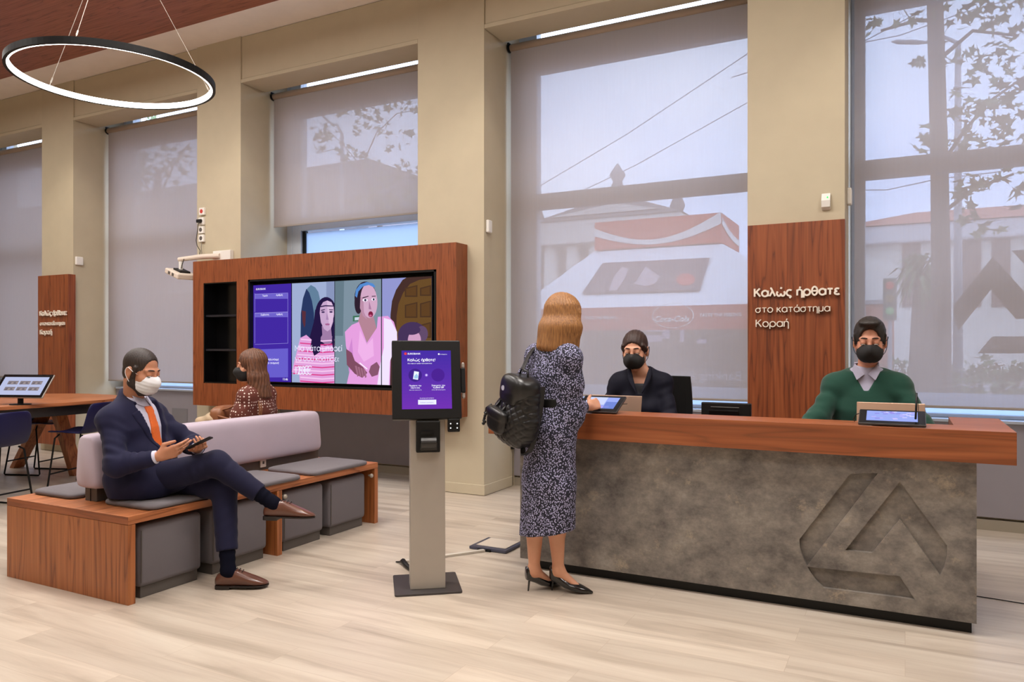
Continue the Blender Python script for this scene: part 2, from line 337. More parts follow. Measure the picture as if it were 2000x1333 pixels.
def greek(mb, body, O, U, V, width, col=(1, 1, 1), wt=.16, mi=0, depth=0.0):
    x = 0; strokes = []
    for ch in body:
        if ch == ' ': x += .62; continue
        a, ss = GR[ch]; strokes += [[(x+px, py) for px, py in s] for s in ss]; x += a+.30
    k = width/(x-.30); U = Vector(U).normalized(); V = Vector(V).normalized(); N = U.cross(V); h = wt/2
    for si, s in enumerate(strokes):
        n = len(s); closed = abs(s[0][0]-s[-1][0])+abs(s[0][1]-s[-1][1]) < 1e-6; P = [Vector(p) for p in s]; L = []; R_ = []
        for i in range(n):
            a = P[i-1] if i > 0 else (P[n-2] if closed else None); b = P[i+1] if i < n-1 else (P[1] if closed else None)
            d1 = (P[i]-a).normalized() if a is not None else None; d2 = (b-P[i]).normalized() if b is not None else None
            d = ((d1 or d2)+(d2 or d1)).normalized(); c = max(.5, d.dot(d1 or d2)); nn = Vector((-d.y, d.x))*h/c; L.append(P[i]+nn); R_.append(P[i]-nn)
        z0 = si*(.0005 if depth else .00004); f = lambda p, z: Vector(O)+U*p.x*k+V*p.y*k+N*z
        if depth:
            rg = [[f(R_[i], 0), f(L[i], 0), f(L[i], depth+z0), f(R_[i], depth+z0)] for i in range(n)]; mb.loft(rg, mi, cap=not closed)
        else:
            for i in range(n-1): mb.add([f(p, z0) for p in (R_[i], R_[i+1], L[i+1], L[i])], [(0, 1, 2, 3)], mi, col)
# ================================================================== THE SETTING
struct(MB().box(-13.2, 5.2, -3.2, 7.15, -.08, 0).build('floor', floor_mat()))
struct(MB().box(-13.2, 5.2, 5.68, 7.15, 4.905, 5.0).build('ceiling', white))
struct(MB().box(-13.2, 5.2, -3.2, 5.68, 4.90, 5.0).build('ceiling_boards', woodC))
struct(MB().box(-13.2, -13.0, -3.2, 7.15, 0, 4.9).build('wall_left', cream))
struct(MB().box(5.0, 5.2, -3.2, 7.15, 0, 4.9).build('wall_right', cream))
struct(MB().box(-13.0, 5.0, -3.2, -3.0, 0, 4.9).build('wall_front', cream))
PIL = [(-13.0, -12.75), (-10.40, -9.712), (-7.365, -6.656), (-4.244, -3.497), (-1.104, -.40), (2.1, 2.8)]
GAPS = [(PIL[i][1], PIL[i+1][0]) for i in range(5)] + [(2.8, 5.0)]
wb = MB()
for a, b in PIL: wb.box(a, b, 6.15, 7.15, 0, 4.905)
for a, b in GAPS: wb.box(a, b, 6.80, 7.15, 0, .80); wb.box(a, b, 6.98, 7.15, 4.68, 4.905)
struct(wb.build('wall_back', cream))
for i, (a, b) in enumerate(PIL):                              # pillar skirting, wraps round the reveals
    m = MB().box(a-.012, b+.012, 6.138, 6.72, .003, .10)
    struct(m.build('baseboard_back' if i == 0 else 'baseboard_back.%03d' % i, cream, bevel=.004))
for i, (a, b) in enumerate(GAPS):
    v = MB().box(a+.003, b-.003, 6.165, 6.52, 4.425, 4.90); v.box(a+.003, b-.003, 6.150, 6.52, 4.378, 4.418); v.box(a+.003, b-.003, 6.19, 6.52, 4.41, 4.43)
    struct(v.build('trim_%d' % (i+1), creamv, bevel=.003))
    v = MB().box(a+.002, b-.002, 6.755, 6.80, .10, .815)
    struct(v.build('trim_%d' % (i+11), grey_panel, bevel=.003))
    struct(MB().box(a+.002, b-.002, 6.765, 6.80, .0, .082).build('trim_%d' % (i+21), toe))
    struct(MB().box(a+.002, b-.002, 6.745, 6.93, .815, .838).build('trim_%d' % (i+31), sillm, bevel=.003))
p, q = at(336, 826, 6.752), at(366, 799, 6.752); struct(MB().box(p.x, q.x, 6.750, 6.756, p.z, q.z).build('trim_41', mat('grey_access_hatch', (122, 118, 122), .6), bevel=.001))
STL = [.2, .2, .22, .2, .107, .2]
for i, (a, b) in enumerate(GAPS[:5]):
    wn = bpy.data.objects.new('window_%d' % (i+1), None); COL.objects.link(wn); wn.location = ((a+b)/2, 6.9, .84); struct(wn)
    s = STL[i]; x0, x1 = a+s, b-.07; f = MB()
    f.box(a, x0, 6.87, 6.98, .84, 4.72); f.box(x1, b, 6.87, 6.98, .84, 4.72)
    f.box(x0, x1, 6.87, 6.98, 4.163, 4.48); f.box(x0, x1, 6.87, 6.98, 2.785, 2.935); f.box(x0, x1, 6.87, 6.98, .84, .868)
    f.box(a+.07, a+.085, 6.862, 6.87, .84, 4.55)
    f.build('window_frame', alu, wn, bevel=.004)
    MB().box(x0, x1, 6.915, 6.921, 2.935, 4.163).build('upper_pane', glass, wn)
    MB().box(x0, x1, 6.915, 6.921, 4.48, 4.72).build('top_light', glass, wn)
    zf = at(700, 447, 6.915).z
    if i == 2:
        MB().box(x0+.05, x1, 6.915, 6.921, zf, 2.785).build('clear_strip', glass, wn)
        MB().box(x0+.05, x1, 6.915, 6.921, .868, zf).build('frosted_pane', frosted, wn)
        MB().box(x0, x0+.05, 6.90, 6.94, .868, 2.785).build('sash_edge', blackp, wn)
    else: MB().box(x0, x1, 6.915, 6.921, 1.03, 2.785).build('lower_pane', glass, wn); MB().box(x0, x1, 6.915, 6.921, .868, 1.03).build('frosted_strip', frosted, wn)
# roller blinds
BL = ['grey screen roller blind on the far left window behind the high table', 'grey screen roller blind fully lowered beside the wall sockets', 'half raised screen roller blind above the wooden screen wall',
      'wide screen roller blind behind the seated woman in dark jacket', 'wide screen roller blind behind the man in green sweater']
for i, (a, b) in enumerate(GAPS[:5]):
    zb = 2.815 if i == 2 else .942
    r = thing('roller_blind', BL[i], 'blind', ((a+b)/2, 6.62, zb), 0, 'roller blinds in the window bays')
    x0, x1 = a+.04, b-.04
    MB().box(x0, x1, 6.619, 6.621, zb, 4.335).build('fabric', blindm, r)
    MB().tube([(x0-.005, 6.625, 4.352), (x1+.005, 6.625, 4.352)], .036, 20).build('roller_tube', mat('roller_tube_fabric', (176, 156, 140), .7), r, smooth=True)
    MB().box(x0, x1, 6.613, 6.627, zb-.014, zb+.006).build('bottom_bar', mat('blind_bottom_bar', (150, 140, 132), .5), r, bevel=.003)
    for x in (x0-.018, x1+.018):
        q = MB().tube([(x-.008, 6.625, 4.352), (x+.008, 6.625, 4.352)], .044, 18); q.box(x-.008, x+.008, 6.59, 6.66, 4.35, 4.40)
        q.build('bracket', blackp, r)

# ================================================================== OUTSIDE
asph = mat('street_asphalt', (128, 126, 128), .9)
struct(MB().box(-90, 70, 7.3, 120, -.35, -.15).build('ground_street', asph))
stone = mat('white_marble_facade', (222, 216, 206), .8, vary=.1, vscale=.6)
stone2 = mat('grey_stone', (150, 146, 146), .8); roofm = mat('terracotta_roof', (170, 104, 84), .8)  # stone2 is an even mid grey for roofs, cornice, ornaments and balconies
redm = mat('kiosk_red', (190, 44, 34), .5); tent = mat('white_awning_canvas', (236, 236, 238), .7); letterw = mat('white_lettering', (240, 236, 230), .5)
darkw = mat('dark_glazing', (62, 62, 70), .3); green1 = mat('plane_tree_leaves', (112, 122, 84), .7, vary=.3, vscale=3); green2 = mat('hedge_leaves', (84, 104, 66), .8, vary=.35, vscale=3)
bark = mat('tree_bark', (96, 84, 76), .9); polem = mat('grey_pole_paint', (148, 150, 156), .5)

# street kiosk with white hipped awning
K = thing('street_kiosk', 'street kiosk with white hipped awning and red signs outside middle window', 'kiosk', tuple(at(1300, 800, 15.0).xy)+(-.15,))
YF, YB = 13.4, 15.2
fl, fr = at(1000, 613, YF), at(1575, 588, YF); bl, brr = at(1160, 488, YB), at(1412, 481, YB)
zf = (fl.z+fr.z)/2; zb = (bl.z+brr.z)/2; fl.z = fr.z = zf; bl.z = brr.z = zb
YR = 18.6
m = MB(); rl = Vector((bl.x, 17.0, zb)); rr = Vector((brr.x, 17.0, zb)); bkl = Vector((fl.x, YR, zf)); bkr = Vector((fr.x, YR, zf))
m.add([fl, fr, brr, bl, rl, rr, bkl, bkr], [(0, 1, 2, 3), (0, 3, 4, 6), (1, 7, 5, 2), (3, 2, 5, 4), (4, 5, 7, 6), (0, 6, 7, 1)]); m.build('awning_canvas', tent, K, recalc=True)
dz = (fl - at(1000, 648, YF)).z
m = MB().box(fl.x-.05, fr.x+.05, YF-.08, YF, zf-dz, zf+.02); m.box(fr.x, fr.x+.08, YF, YR, zf-dz, zf); m.box(fl.x-.08, fl.x, YF, YR, zf-dz, zf); fas = m.build('red_fascia', redm, K)
U = Vector((1, 0, 0)); V = Vector((0, 0, 1))
def out_text(body, x0, x1, y, Y, **kw): m = MB(); p, q = at(x0, y, Y), at(x1, y, Y); fit_text(m, body, p, U, V, q.x-p.x, **kw); m.build('lettering', letterw, fas)
out_text('Coca-Cola', 1279, 1346, 629, YF-.095, shear=.35, bold=.025); out_text('TASTE THE FEELING', 1366, 1448, 619, YF-.095, bold=.025)
out_text('Coca-Cola', 1060, 1126, 634, YF-.095, shear=.35, bold=.025); out_text('TASTE THE FEELING', 1141, 1204, 624, YF-.095, bold=.025)
cc = at(1314, 617, YF-.09); m = MB()
for k in range(40):
    a = 2*PI*k/40; b = 2*PI*(k+1)/40; R1, R2 = .36, .345
    m.add([cc+Vector((R*math.cos(t)*1.05, 0, R*math.sin(t)*.62)) for R, t in ((R1, a), (R1, b), (R2, b), (R2, a))], [(0, 1, 2, 3)])
m.build('oval_outline', letterw, fas)
# sign box on the ridge with a white wave
s0, s1 = at(1162, 446, YB), at(1409, 428, YB); zt = (s0.z+s1.z)/2+.12; z0 = zb+.03
sg = MB().box(s0.x, s1.x, YB-.02, 17.0, z0, zt).build('sign_box', mat('sign_orange_red', (205, 70, 44), .5), K)
m = MB(); N = 24; top = []; bot = []
for k in range(N+1):
    t = k/N; x = s0.x+(s1.x-s0.x)*t; h = zt-z0
    top.append(Vector((x, YB-.035, z0+h*(.78-.62*math.sin(t*PI*.95)+.35*t*t)))); bot.append(Vector((x, YB-.035, z0+h*(.50-.50*math.sin(t*PI*.9)+.28*t*t))))
for k in range(N): m.add([bot[k], bot[k+1], top[k+1], top[k]], [(0, 1, 2, 3)])
for k in range(N):
    t = k/N; t2 = (k+1)/N; f = lambda q, e: Vector((s1.x+.015, YB+1.8*q, z0+(zt-z0)*min(1, max(0, e-.9*q+.5*q*q))))
    m.add([f(t, .62), f(t2, .62), f(t2, .85), f(t, .85)], [(0, 1, 2, 3)])
m.build('white_wave', letterw, sg)
def onroof(x, y):
    n = (fr-fl).cross(bl-fl).normalized(); r = ray(x, y); t = n.dot(fl-CP)/n.dot(r); return CP+r*t
n = (fr-fl).cross(bl-fl).normalized(); n = n if n.y < 0 else -n
bn = MB(); q = [onroof(*p)+n*.03 for p in ((1138, 577), (1367, 571), (1386, 508), (1178, 518))]
bn.prism(q, n*.02); bo_k = bn.build('banner', mat('banner_plum', (78, 58, 74), .5), K)
gpr = mat('banner_print_grey', (170, 150, 156), .5)
for pts in ([(1200, 545), (1216, 525), (1228, 530), (1222, 548), (1206, 572), (1190, 573)], [(1240, 560), (1262, 525), (1274, 534), (1290, 545), (1280, 560), (1262, 564)]):
    MB().add([onroof(*p)+n*.055 for p in pts], [tuple(range(len(pts)))]).build('banner_print', gpr, bo_k)
MB().add([onroof(1340+18*math.cos(a), 551+12*math.sin(a))+n*.055 for a in [2*PI*k/20 for k in range(20)]], [tuple(range(20))]).build('banner_print', redm, bo_k)
m = MB().box(fl.x+1.0, fr.x-1.0, YF+1.3, YR-1.0, -.15, zf-.05); kb = m.build('cabin', mat('kiosk_cabin_grey', (120, 116, 118), .6), K)
for (x0, y0, x1, y1) in ((1180, 660, 1240, 760), (1330, 665, 1380, 720), (1390, 668, 1440, 770)):
    a, b = at(x0, y1, YF+1.28), at(x1, y0, YF+1.28); MB().box(a.x, b.x, YF+1.27, YF+1.3, a.z, b.z).build('shop_shelf', darkw, kb)
litm = emit_mat('lit_fridge', (190, 186, 235), 1.1)
for (x0, y0, x1, y1) in ((1262, 640, 1292, 648), (1262, 655, 1293, 668), (1362, 663, 1380, 671), (1294, 640, 1308, 662), (1328, 640, 1336, 668)):
    a, b = at(x0, y1, YF+1.25), at(x1, y0, YF+1.25); MB().box(a.x, b.x, YF+1.24, YF+1.26, a.z, b.z).build('lit_panel', litm, kb)

# neoclassical building with a pediment
YN = 48
A, B, T = at(1062, 430, YN), at(1322, 428, YN), at(1212, 396, YN); zz = (A.z+B.z)/2; A.z = B.z = zz
NB = thing('neoclassical_building', 'pale neoclassical building with triangular pediment behind the street kiosk', 'building', ((A.x+B.x)/2, YN+5, -.15))
m = MB().prism([A+Vector((-.6, -1, 0)), B+Vector((.6, -1, 0)), T+Vector((0, -1, .4))], (0, 14, 0)); m.build('pediment_roof', stone2, NB)
m = MB().prism([A+Vector((.9, -1.1, .25)), B+Vector((-.9, -1.1, .25)), T+Vector((0, -1.1, -.2))], (0, .3, 0)); m.build('tympanum', stone, NB)
m = MB().box(A.x-.5, B.x+.5, YN-.9, YN+12, zz-1.6, zz); m.build('entablature', stone, NB, bevel=.1)
m = MB().box(A.x+1.5, B.x-1.5, YN+2.6, YN+11, -.15, zz-1.6); m.build('wall', stone, NB)
for k in range(6):
    x = A.x+.6+(B.x-A.x-1.2)*k/5; MB().tube([(x, YN, -.15), (x, YN, zz-1.6)], [.62, .5], 14).build('column', stone, NB, smooth=True)
L = at(1062, 425, YN); m = MB().box(L.x-30, L.x-1.5, YN+2, YN+12, -.15, L.z-.3); m.build('side_wing', stone, NB)
m = MB().box(L.x-30.4, L.x-1.1, YN+1.6, YN+12, L.z-.9, L.z-.2); m.build('wing_cornice', stone2, NB)
for k in range(7): MB().box(L.x-28+4*k, L.x-26.6+4*k, YN+1.92, YN+2.02, 4, 7.5).build('window', darkw, NB)
for x in (A.x-.2, T.x, B.x+.2):
    z = T.z+.4 if x == T.x else zz
    MB().lathe([(.35, 0), (.5, .4), (.3, .9), (.55, 1.3), (.1, 2.0), (0, 2.1)], 10, Matrix.Translation((x, YN-.6, z))).build('roof_ornament', stone2, NB, smooth=True)
# long building with a red roof behind the right window
YL = 42
A, B = at(1640, 440, YL), at(2260, 420, YL); z1 = (A.z+B.z)/2
LB = thing('long_building', 'long white building with red tiled roof seen through the right window', 'building', ((A.x+B.x)/2, YL+5, -.15))
MB().box(A.x, B.x, YL, YL+10, -.15, z1-.5).build('wall', stone, LB)
MB().box(A.x-.4, B.x+.4, YL-.6, YL+10.4, z1-.9, z1).build('cornice', mat('pale_cornice', (206, 204, 206), .8), LB, bevel=.1)
h = (at(1690, 414, YL)-at(1690, 437, YL)).z
a, b = Vector((A.x-.5, YL-.7, z1)), Vector((B.x+.5, YL-.7, z1))
m = MB().add([a, b, b+Vector((0, 11, 0)), a+Vector((0, 11, 0)), a+Vector((4, 5.5, h*2.3)), b+Vector((-4, 5.5, h*2.3))], [(0, 1, 5, 4), (1, 2, 5), (2, 3, 4, 5), (3, 0, 4)]); m.build('tiled_roof', roofm, LB)
for x in (1762, 1880, 1937, 2002, 2070):
    p, q = at(x, 600, YL), at(x+36, 465, YL); MB().box(p.x, q.x, YL-.08, YL+.05, p.z, q.z).build('window', mat('brown_shutter', (120, 98, 92), .6), LB)
p = at(1690, 595, 30); q = at(1745, 640, 30)
R = thing('news_stand', 'small red-brown street booth at left of the right window view', 'booth', ((p.x+q.x)/2, 31, -.15)); MB().box(p.x, q.x, 30, 32, -.15, p.z).build('cabin', roofm, R); MB().box(p.x-.1, q.x+.1, 29.9, 32.1, p.z, p.z+.15).build('roof', stone2, R)
# apartment block behind the left windows
OB = thing('apartment_block', 'dim grey apartment block across the street behind the left windows', 'building', (-40, 31, -.15))
MB().box(-70, -20.5, 26, 36, -.15, 9.5).build('wall', mat('grey_render_facade', (122, 116, 120), .8), OB)
for r_ in range(3):
    for k in range(8):
        MB().box(-56+4.4*k, -54.4+4.4*k, 25.93, 26.03, 1.5+2.8*r_, 3.4+2.8*r_).build('window', darkw, OB)
    MB().box(-57, -20.3, 25.2, 26, 1.2+2.8*r_, 1.35+2.8*r_).build('balcony', stone2, OB)

# trees
def leafy(mb, c, R, n, size, rnd, flat=.8):
    for _ in range(n):
        d = Vector((rnd.gauss(0, 1), rnd.gauss(0, 1), rnd.gauss(0, 1)*flat)).normalized()*R*rnd.random()**.5
        p = Vector(c)+d; s = size*(.6+.8*rnd.random())
        M = Matrix.Rotation(rnd.random()*6.3, 3, Vector((rnd.gauss(0, 1), rnd.gauss(0, 1), rnd.gauss(0, 1))).normalized())
        pts = [M @ Vector(((1 if k % 2 == 0 else .5)*s*.5*math.cos(PI*k/5), (1 if k % 2 == 0 else .5)*s*.5*math.sin(PI*k/5), 0)) for k in range(10)]
        mb.add([p+q for q in pts], [tuple(range(10))])
def tree(name, label, trunk, Y, branches, clusters, leafsize, rw, cat='tree', seed=1, group=None, lm=green1):
    rnd = random.Random(seed); b0 = at(trunk[0][0], trunk[0][1], Y)
    t = thing(name, label, cat, (b0.x, Y, -.15), 0, group)
    pts = [Vector((b0.x, Y, -.15))]+[at(x, y, Y) for x, y in trunk]; rs = [rw]+[rw*(1-.35*(k+1)/len(trunk)) for k in range(len(trunk))]
    MB().tube(pts, rs, 10).build('trunk', bark, t, smooth=True)
    m = MB()
    for br in branches: P_ = [at(x, y, Y+dy) for x, y, dy in br]; m.tube(P_, [rw*.22*(1-.7*k/len(P_)) for k in range(len(P_))], 6)
    if branches: m.build('branches', bark, t, smooth=True)
    m = MB()
    for x, y, R, n in clusters: leafy(m, at(x, y, Y+rnd.uniform(-.5, .5)), R, max(6, int(n*.58)), leafsize, rnd)
    m.build('foliage', lm, t, recalc=False)
    return t
tree('plane_tree', 'leafy plane tree with thick grey trunk outside the right window', [(1838, 790), (1838, 560), (1835, 330), (1826, 0), (1822, -160)], 10.5,
     [[(1834, 330, 0), (1880, 260, .1), (1930, 200, .1), (2000, 150, .2)], [(1830, 120, 0), (1900, 60, 0), (1990, 70, 0)], [(1830, 40, 0), (1790, 40, -.2), (1720, 60, -.2)], [(1836, 420, 0), (1900, 370, .2), (1980, 340, .2)], [(1834, 300, 0), (1812, 275, 0), (1800, 268, 0)]],
     [(1700, 52, .13, 9), (1765, 30, .2, 14), (1792, 118, .12, 9), (1806, 268, .13, 10), (1880, 30, .35, 40), (1960, 40, .4, 60), (1880, 110, .3, 30), (1950, 110, .35, 46), (1985, 160, .3, 30), (1885, 195, .25, 30), (1935, 210, .3, 40), (1980, 230, .3, 40),
      (1880, 270, .22, 22), (1930, 285, .3, 40), (1985, 290, .25, 34), (1880, 370, .22, 28), (1935, 350, .25, 34), (1985, 375, .25, 30), (1895, 420, .2, 18), (1930, 445, .18, 14), (1800, 275, .14, 8)], .16, .125, seed=3, group='trees outside the windows')
tree('street_tree', 'slender leafy tree with forked branches seen through the half raised blind', [(742, 640), (742, 440), (735, 395), (705, 330)], 12.5,
     [[(735, 395, 0), (705, 325, 0), (668, 280, 0), (625, 240, 0)], [(705, 330, 0), (735, 260, 0), (775, 222, 0), (812, 215, 0)], [(738, 395, 0), (770, 370, 0), (812, 360, 0)], [(720, 350, 0), (660, 290, .2), (618, 300, .2)]],
     [(622, 268, .26, 28), (668, 218, .22, 18), (705, 225, .3, 32), (750, 210, .25, 22), (795, 205, .3, 30), (650, 255, .18, 12), (690, 250, .18, 12), (745, 250, .25, 24), (800, 262, .2, 16), (672, 298, .3, 30), (700, 305, .2, 16), (630, 290, .2, 14), (728, 315, .25, 20), (752, 345, .3, 30), (770, 290, .18, 12), (790, 325, .25, 22), (735, 385, .4, 50), (790, 385, .45, 60), (690, 395, .25, 20), (812, 345, .2, 16)], .17, .07, seed=5, group='trees outside the windows')
tree('street_tree', 'dark dense street tree dimly seen behind the fully lowered blind beside sockets', [(300, 660), (300, 440), (310, 330)], 11.5, [[(305, 400, 0), (340, 320, 0), (370, 280, 0)], [(305, 400, 0), (270, 330, 0)]],
     [(300, 330, .6, 90), (350, 310, .5, 70), (255, 360, .5, 60), (360, 390, .4, 40), (300, 260, .4, 46), (240, 290, .4, 40)], .2, .12, seed=6, group='trees outside the windows')
# palm
pb = at(1795, 660, 24); pc = at(1793, 545, 24)
t = thing('palm_tree', 'shaggy round palm behind the plane tree trunk', 'tree', (pb.x, 24, -.15))
MB().tube([(pb.x, 24, -.15), (pb.x+.1, 24, pc.z)], [.32, .24], 10).build('trunk', bark, t, smooth=True)
rnd = random.Random(4); m = MB()
for k in range(110):
    a = rnd.random()*2*PI; e = rnd.uniform(-.9, 1.3); L = rnd.uniform(.7, 1.15); d = Vector((math.cos(a)*math.cos(e), math.sin(a)*math.cos(e), math.sin(e)))
    p0 = pc; p1 = pc+d*L*.6+Vector((0, 0, .1)); p2 = pc+d*L+Vector((0, 0, -.35)); sd = d.cross(Vector((0, 0, 1)))
    sd = (sd.normalized() if sd.length > .01 else Vector((1, 0, 0)))*.07
    m.add([p0, p1+sd, p2, p1-sd], [(0, 1, 2, 3)])
m.build('fronds', green2, t, recalc=False)
# hedge across the road, poles, wires
rnd = random.Random(9); m = MB(); a, b = at(1715, 700, 26), at(2200, 690, 26)
for k in range(46): leafy(m, (a.x+(b.x-a.x)*k/45, 26+rnd.uniform(-.4, .4), .25+rnd.uniform(0, .45)), .55, 22, .25, rnd)
tag(m.build('hedge', green2, recalc=False), 'low green hedge across the street behind the right window', 'hedge')
rnd = random.Random(19); m = MB(); a, b = at(1865, 760, 14), at(2150, 750, 14)
for k in range(30): leafy(m, (a.x+(b.x-a.x)*k/29, 14+rnd.uniform(-.3, .3), rnd.uniform(.0, .75)), .45, 34, .16, rnd)
tag(m.build('shrub_bed', green2, recalc=False), 'tall shrub bed along the pavement just outside the right window', 'hedge')
def street_lamp(label, x, ytop, Y, arm):
    b = at(x, ytop, Y); t = thing('street_lamp', label, 'street lamp', (b.x, Y, -.15), 0, 'street lamps outside')
    MB().tube([(b.x, Y, -.15), (b.x, Y, b.z)], [.09, .05], 10).build('pole', polem, t, smooth=True)
    e = at(*arm, Y); MB().tube([b, b.lerp(e, .5)+Vector((0, 0, .12)), e], .035, 8).build('arm', polem, t, smooth=True)
    d = (e-b).normalized(); MB().loft([[e+d*s+Vector((0, r*math.cos(k*PI/4), r*.5*math.sin(k*PI/4))) for k in range(8)] for s, r in ((0, .04), (.18, .08), (.5, .075), (.6, .02))]).build('lamp_head', polem, t, smooth=True)
street_lamp('street lamp with cobra head left of the forked tree', 668, 262, 16, (648, 243)); street_lamp('street lamp with left arm behind the plane tree', 1871, 84, 16, (1810, 83))
for k, (x0, y0, x1, y1, lb) in enumerate(((1010, 390, 1475, 95, 'upper overhead cable sloping across the middle window sky'), (1040, 420, 1475, 192, 'lower overhead cable sloping across the middle window sky'), (1640, 92, 1880, 25, 'overhead cable at the top of the right window'), (1640, 372, 1830, 350, 'overhead cable above the red roof in the right window'))):
    p, q = at(x0, y0, 20), at(x1, y1, 20); mid = (p+q)/2-Vector((0, 0, .12)); d = q-p
    tag(MB().tube([p-d, p, mid, q, q+d*.6], .012, 6).build('overhead_cable', mat('cable_grey', (130, 132, 142), .6)), lb, 'cable', 'overhead cables')
p = at(1738, 570, 22); t = thing('traffic_light', 'traffic light on a thin post left of the palm', 'traffic light', (p.x, 22, -.15))
MB().tube([(p.x, 22, -.15), (p.x, 22, p.z)], .05, 8).build('post', polem, t); MB().box(p.x-.16, p.x+.16, 21.9, 22.15, p.z-.75, p.z+.35).build('housing', mat('dark_green_metal', (60, 76, 66), .5), t, bevel=.03)
for k, mm in enumerate((redm, mat('dull_amber', (120, 100, 50), .5), emit_mat('green_signal', (120, 230, 170), 1.2))): MB().tube([(p.x, 21.86, p.z+.15-.33*k), (p.x, 21.90, p.z+.15-.33*k)], .1, 14).build('lens', mm, t)
# film lettering and emblem on the panes
dec = mat('brown_grey_window_film', (92, 84, 80), .6)
YD = 6.905
def film(m, pts): m.prism([at(1780+x/4.444, 360+y/4.444, YD) for x, y in pts], (0, .002, 0))
m = MB(); film(m, [(705, 630), (1300, 1285), (1225, 1400), (1010, 1170), (905, 1170), (690, 915), (405, 1275), (380, 1190), (366, 1120), (370, 1050)])
film(m, [(685, 1470), (575, 1470), (700, 1322), (1300, 1322), (1300, 1470)]); film(m, [(870, 575), (1300, 560), (1300, 1040)])
tag(m.build('window_emblem', dec), 'large dark angular emblem stuck on the right window glass', 'window decal')
m = MB(); p, q = at(1447, 744, YD), at(1240, 741, YD)
fit_text(m, 'Banking & Insurance', p, (-1, 0, 0), (0, 0, 1), p.x-q.x)
tag(m.build('window_lettering', glass_mat('pale_window_film', (.42, .42, .45), frost=.92)), 'reversed pale lettering on glass behind the seated woman', 'window decal')
# ================================================================== RECEPTION COUNTER
ct = thing('reception_counter', 'long reception counter with wooden top and mottled grey concrete front', 'counter', (-.95, 4.3, 0))
ztop, zlow = .998, .843
L_ = [(-2.36, 4.206), (.462, 4.206), (.462, 4.975), (.219, 4.975), (.219, 4.47), (-2.12, 4.47), (-2.12, 4.975), (-2.36, 4.975)]
MB().prism([(x, y, zlow) for x, y in L_], (0, 0, ztop-zlow)).build('countertop', woodX, ct, bevel=.002)
def logo_pts(pts): return [at(1500+x/2.818, 860+y/2.818, 4.266) for x, y in pts]
pan = MB().box(-2.162, .306, 4.266, 4.306, .06, .843).build('front_panel', concrete, ct)
cut = MB()
for pts in ([(605, 183), (215, 692), (190, 640), (176, 598), (172, 548), (450, 188), (520, 183)], [(725, 230), (985, 580), (986, 632), (972, 690), (947, 745), (727, 436), (572, 622), (425, 607)],
            [(217, 698), (725, 750), (808, 878), (305, 815), (262, 770), (236, 732)]):
    q = logo_pts(pts); cut.prism([p-Vector((0, .02, 0)) for p in q], (0, .046, 0))
co_ = cut.build('cutter', concrete, ct)
bo_ = pan.modifiers.new('engrave', 'BOOLEAN'); bo_.operation = 'DIFFERENCE'; bo_.object = co_; bo_.solver = 'EXACT'
bpy.context.view_layer.update(); dg = bpy.context.evaluated_depsgraph_get()
nm = bpy.data.meshes.new_from_object(pan.evaluated_get(dg)); pan.modifiers.clear(); pan.data = nm; bpy.data.objects.remove(co_)
for x in (-2.162, .281): MB().box(x, x+.025, 4.306, 4.93, .06, .843).build('side_panel', concrete, ct)
MB().box(-2.12, .288, 4.306, 4.33, 0, .06).build('plinth', blackp, ct)
for x in (-2.12, .263): MB().box(x, x+.025, 4.33, 4.9, 0, .06).build('plinth_return', blackp, ct)
MB().box(-2.13, .278, 4.31, 4.93, .80, .838).build('inner_worktop', darkgrey, ct)

def tablet(name, label, P0, W, Dp, tilt, rz, pic, group=None):
    t = thing(name, label, 'tablet', P0, rz, group); M = Matrix.Rotation(tilt, 4, 'X')
    MB().box(-W/2, W/2, 0, Dp, .002, .016, M=M).build('casing', graph, t, bevel=.005, world=False)
    MB().box(-W/2+.004, W/2-.004, .004, Dp-.004, .016, .0172, M=M).build('bezel', blackg, t, world=False)
    MB().prism([M @ Vector(p) for p in ((-W*.3, Dp*.93, .002), (-W*.3, Dp*.55, .002), (-W*.3, Dp*.75, -Dp*math.sin(tilt)*.75))], (W*.6, 0, 0)).build('rear_stand', blackp, t, world=False)
    m = MB(); m.add([M @ Vector(p) for p in ((-W*.38, Dp*.18, .018), (W*.38, Dp*.18, .018), (W*.38, Dp*.88, .018), (-W*.38, Dp*.88, .018))], [(0, 1, 2, 3)], 0, lin((150, 165, 232)))
    pic(m, M, W, Dp); m.build('screen', screenm, t, world=False, colors=True, recalc=False); return t
def pic_a(m, M, W, D):
    for (u0, u1, v0, v1, c) in ((-.38, .10, .40, .88, (196, 205, 240)), (.12, .38, .18, .6, (110, 130, 205)), (-.30, .25, .20, .34, (168, 158, 232))):
        m.add([M @ Vector((u*W, v*D, .0184)) for u, v in ((u0, v0), (u1, v0), (u1, v1), (u0, v1))], [(0, 1, 2, 3)], 0, lin(c))
def pic_b(m, M, W, D):
    rnd = random.Random(2)
    for k in range(26):
        u, v = rnd.uniform(-.36, .3), rnd.uniform(.2, .8); c = rnd.choice(((180, 170, 240), (205, 200, 250), (140, 130, 215)))
        m.add([M @ Vector((a*W, b*D, .0184+k*1e-5)) for a, b in ((u, v), (u+.07, v+.02), (u+.06, v+.07), (u-.01, v+.05))], [(0, 1, 2, 3)], 0, lin(c))
tA = tablet('signature_tablet', 'black signature tablet under the hand of the standing woman', (-1.640, 4.228, ztop), .27, .20, math.radians(24), 0, pic_a, 'signature tablets on the counter')
tB = tablet('signature_tablet', 'black signature tablet with lit screen before the man in green', (-.060, 4.222, ztop), .305, .155, math.radians(22), 0, pic_b, 'signature tablets on the counter')
pn = thing('stylus', 'black stylus standing upright in its holder on right tablet', 'stylus', (.045, 4.27, 1.013))
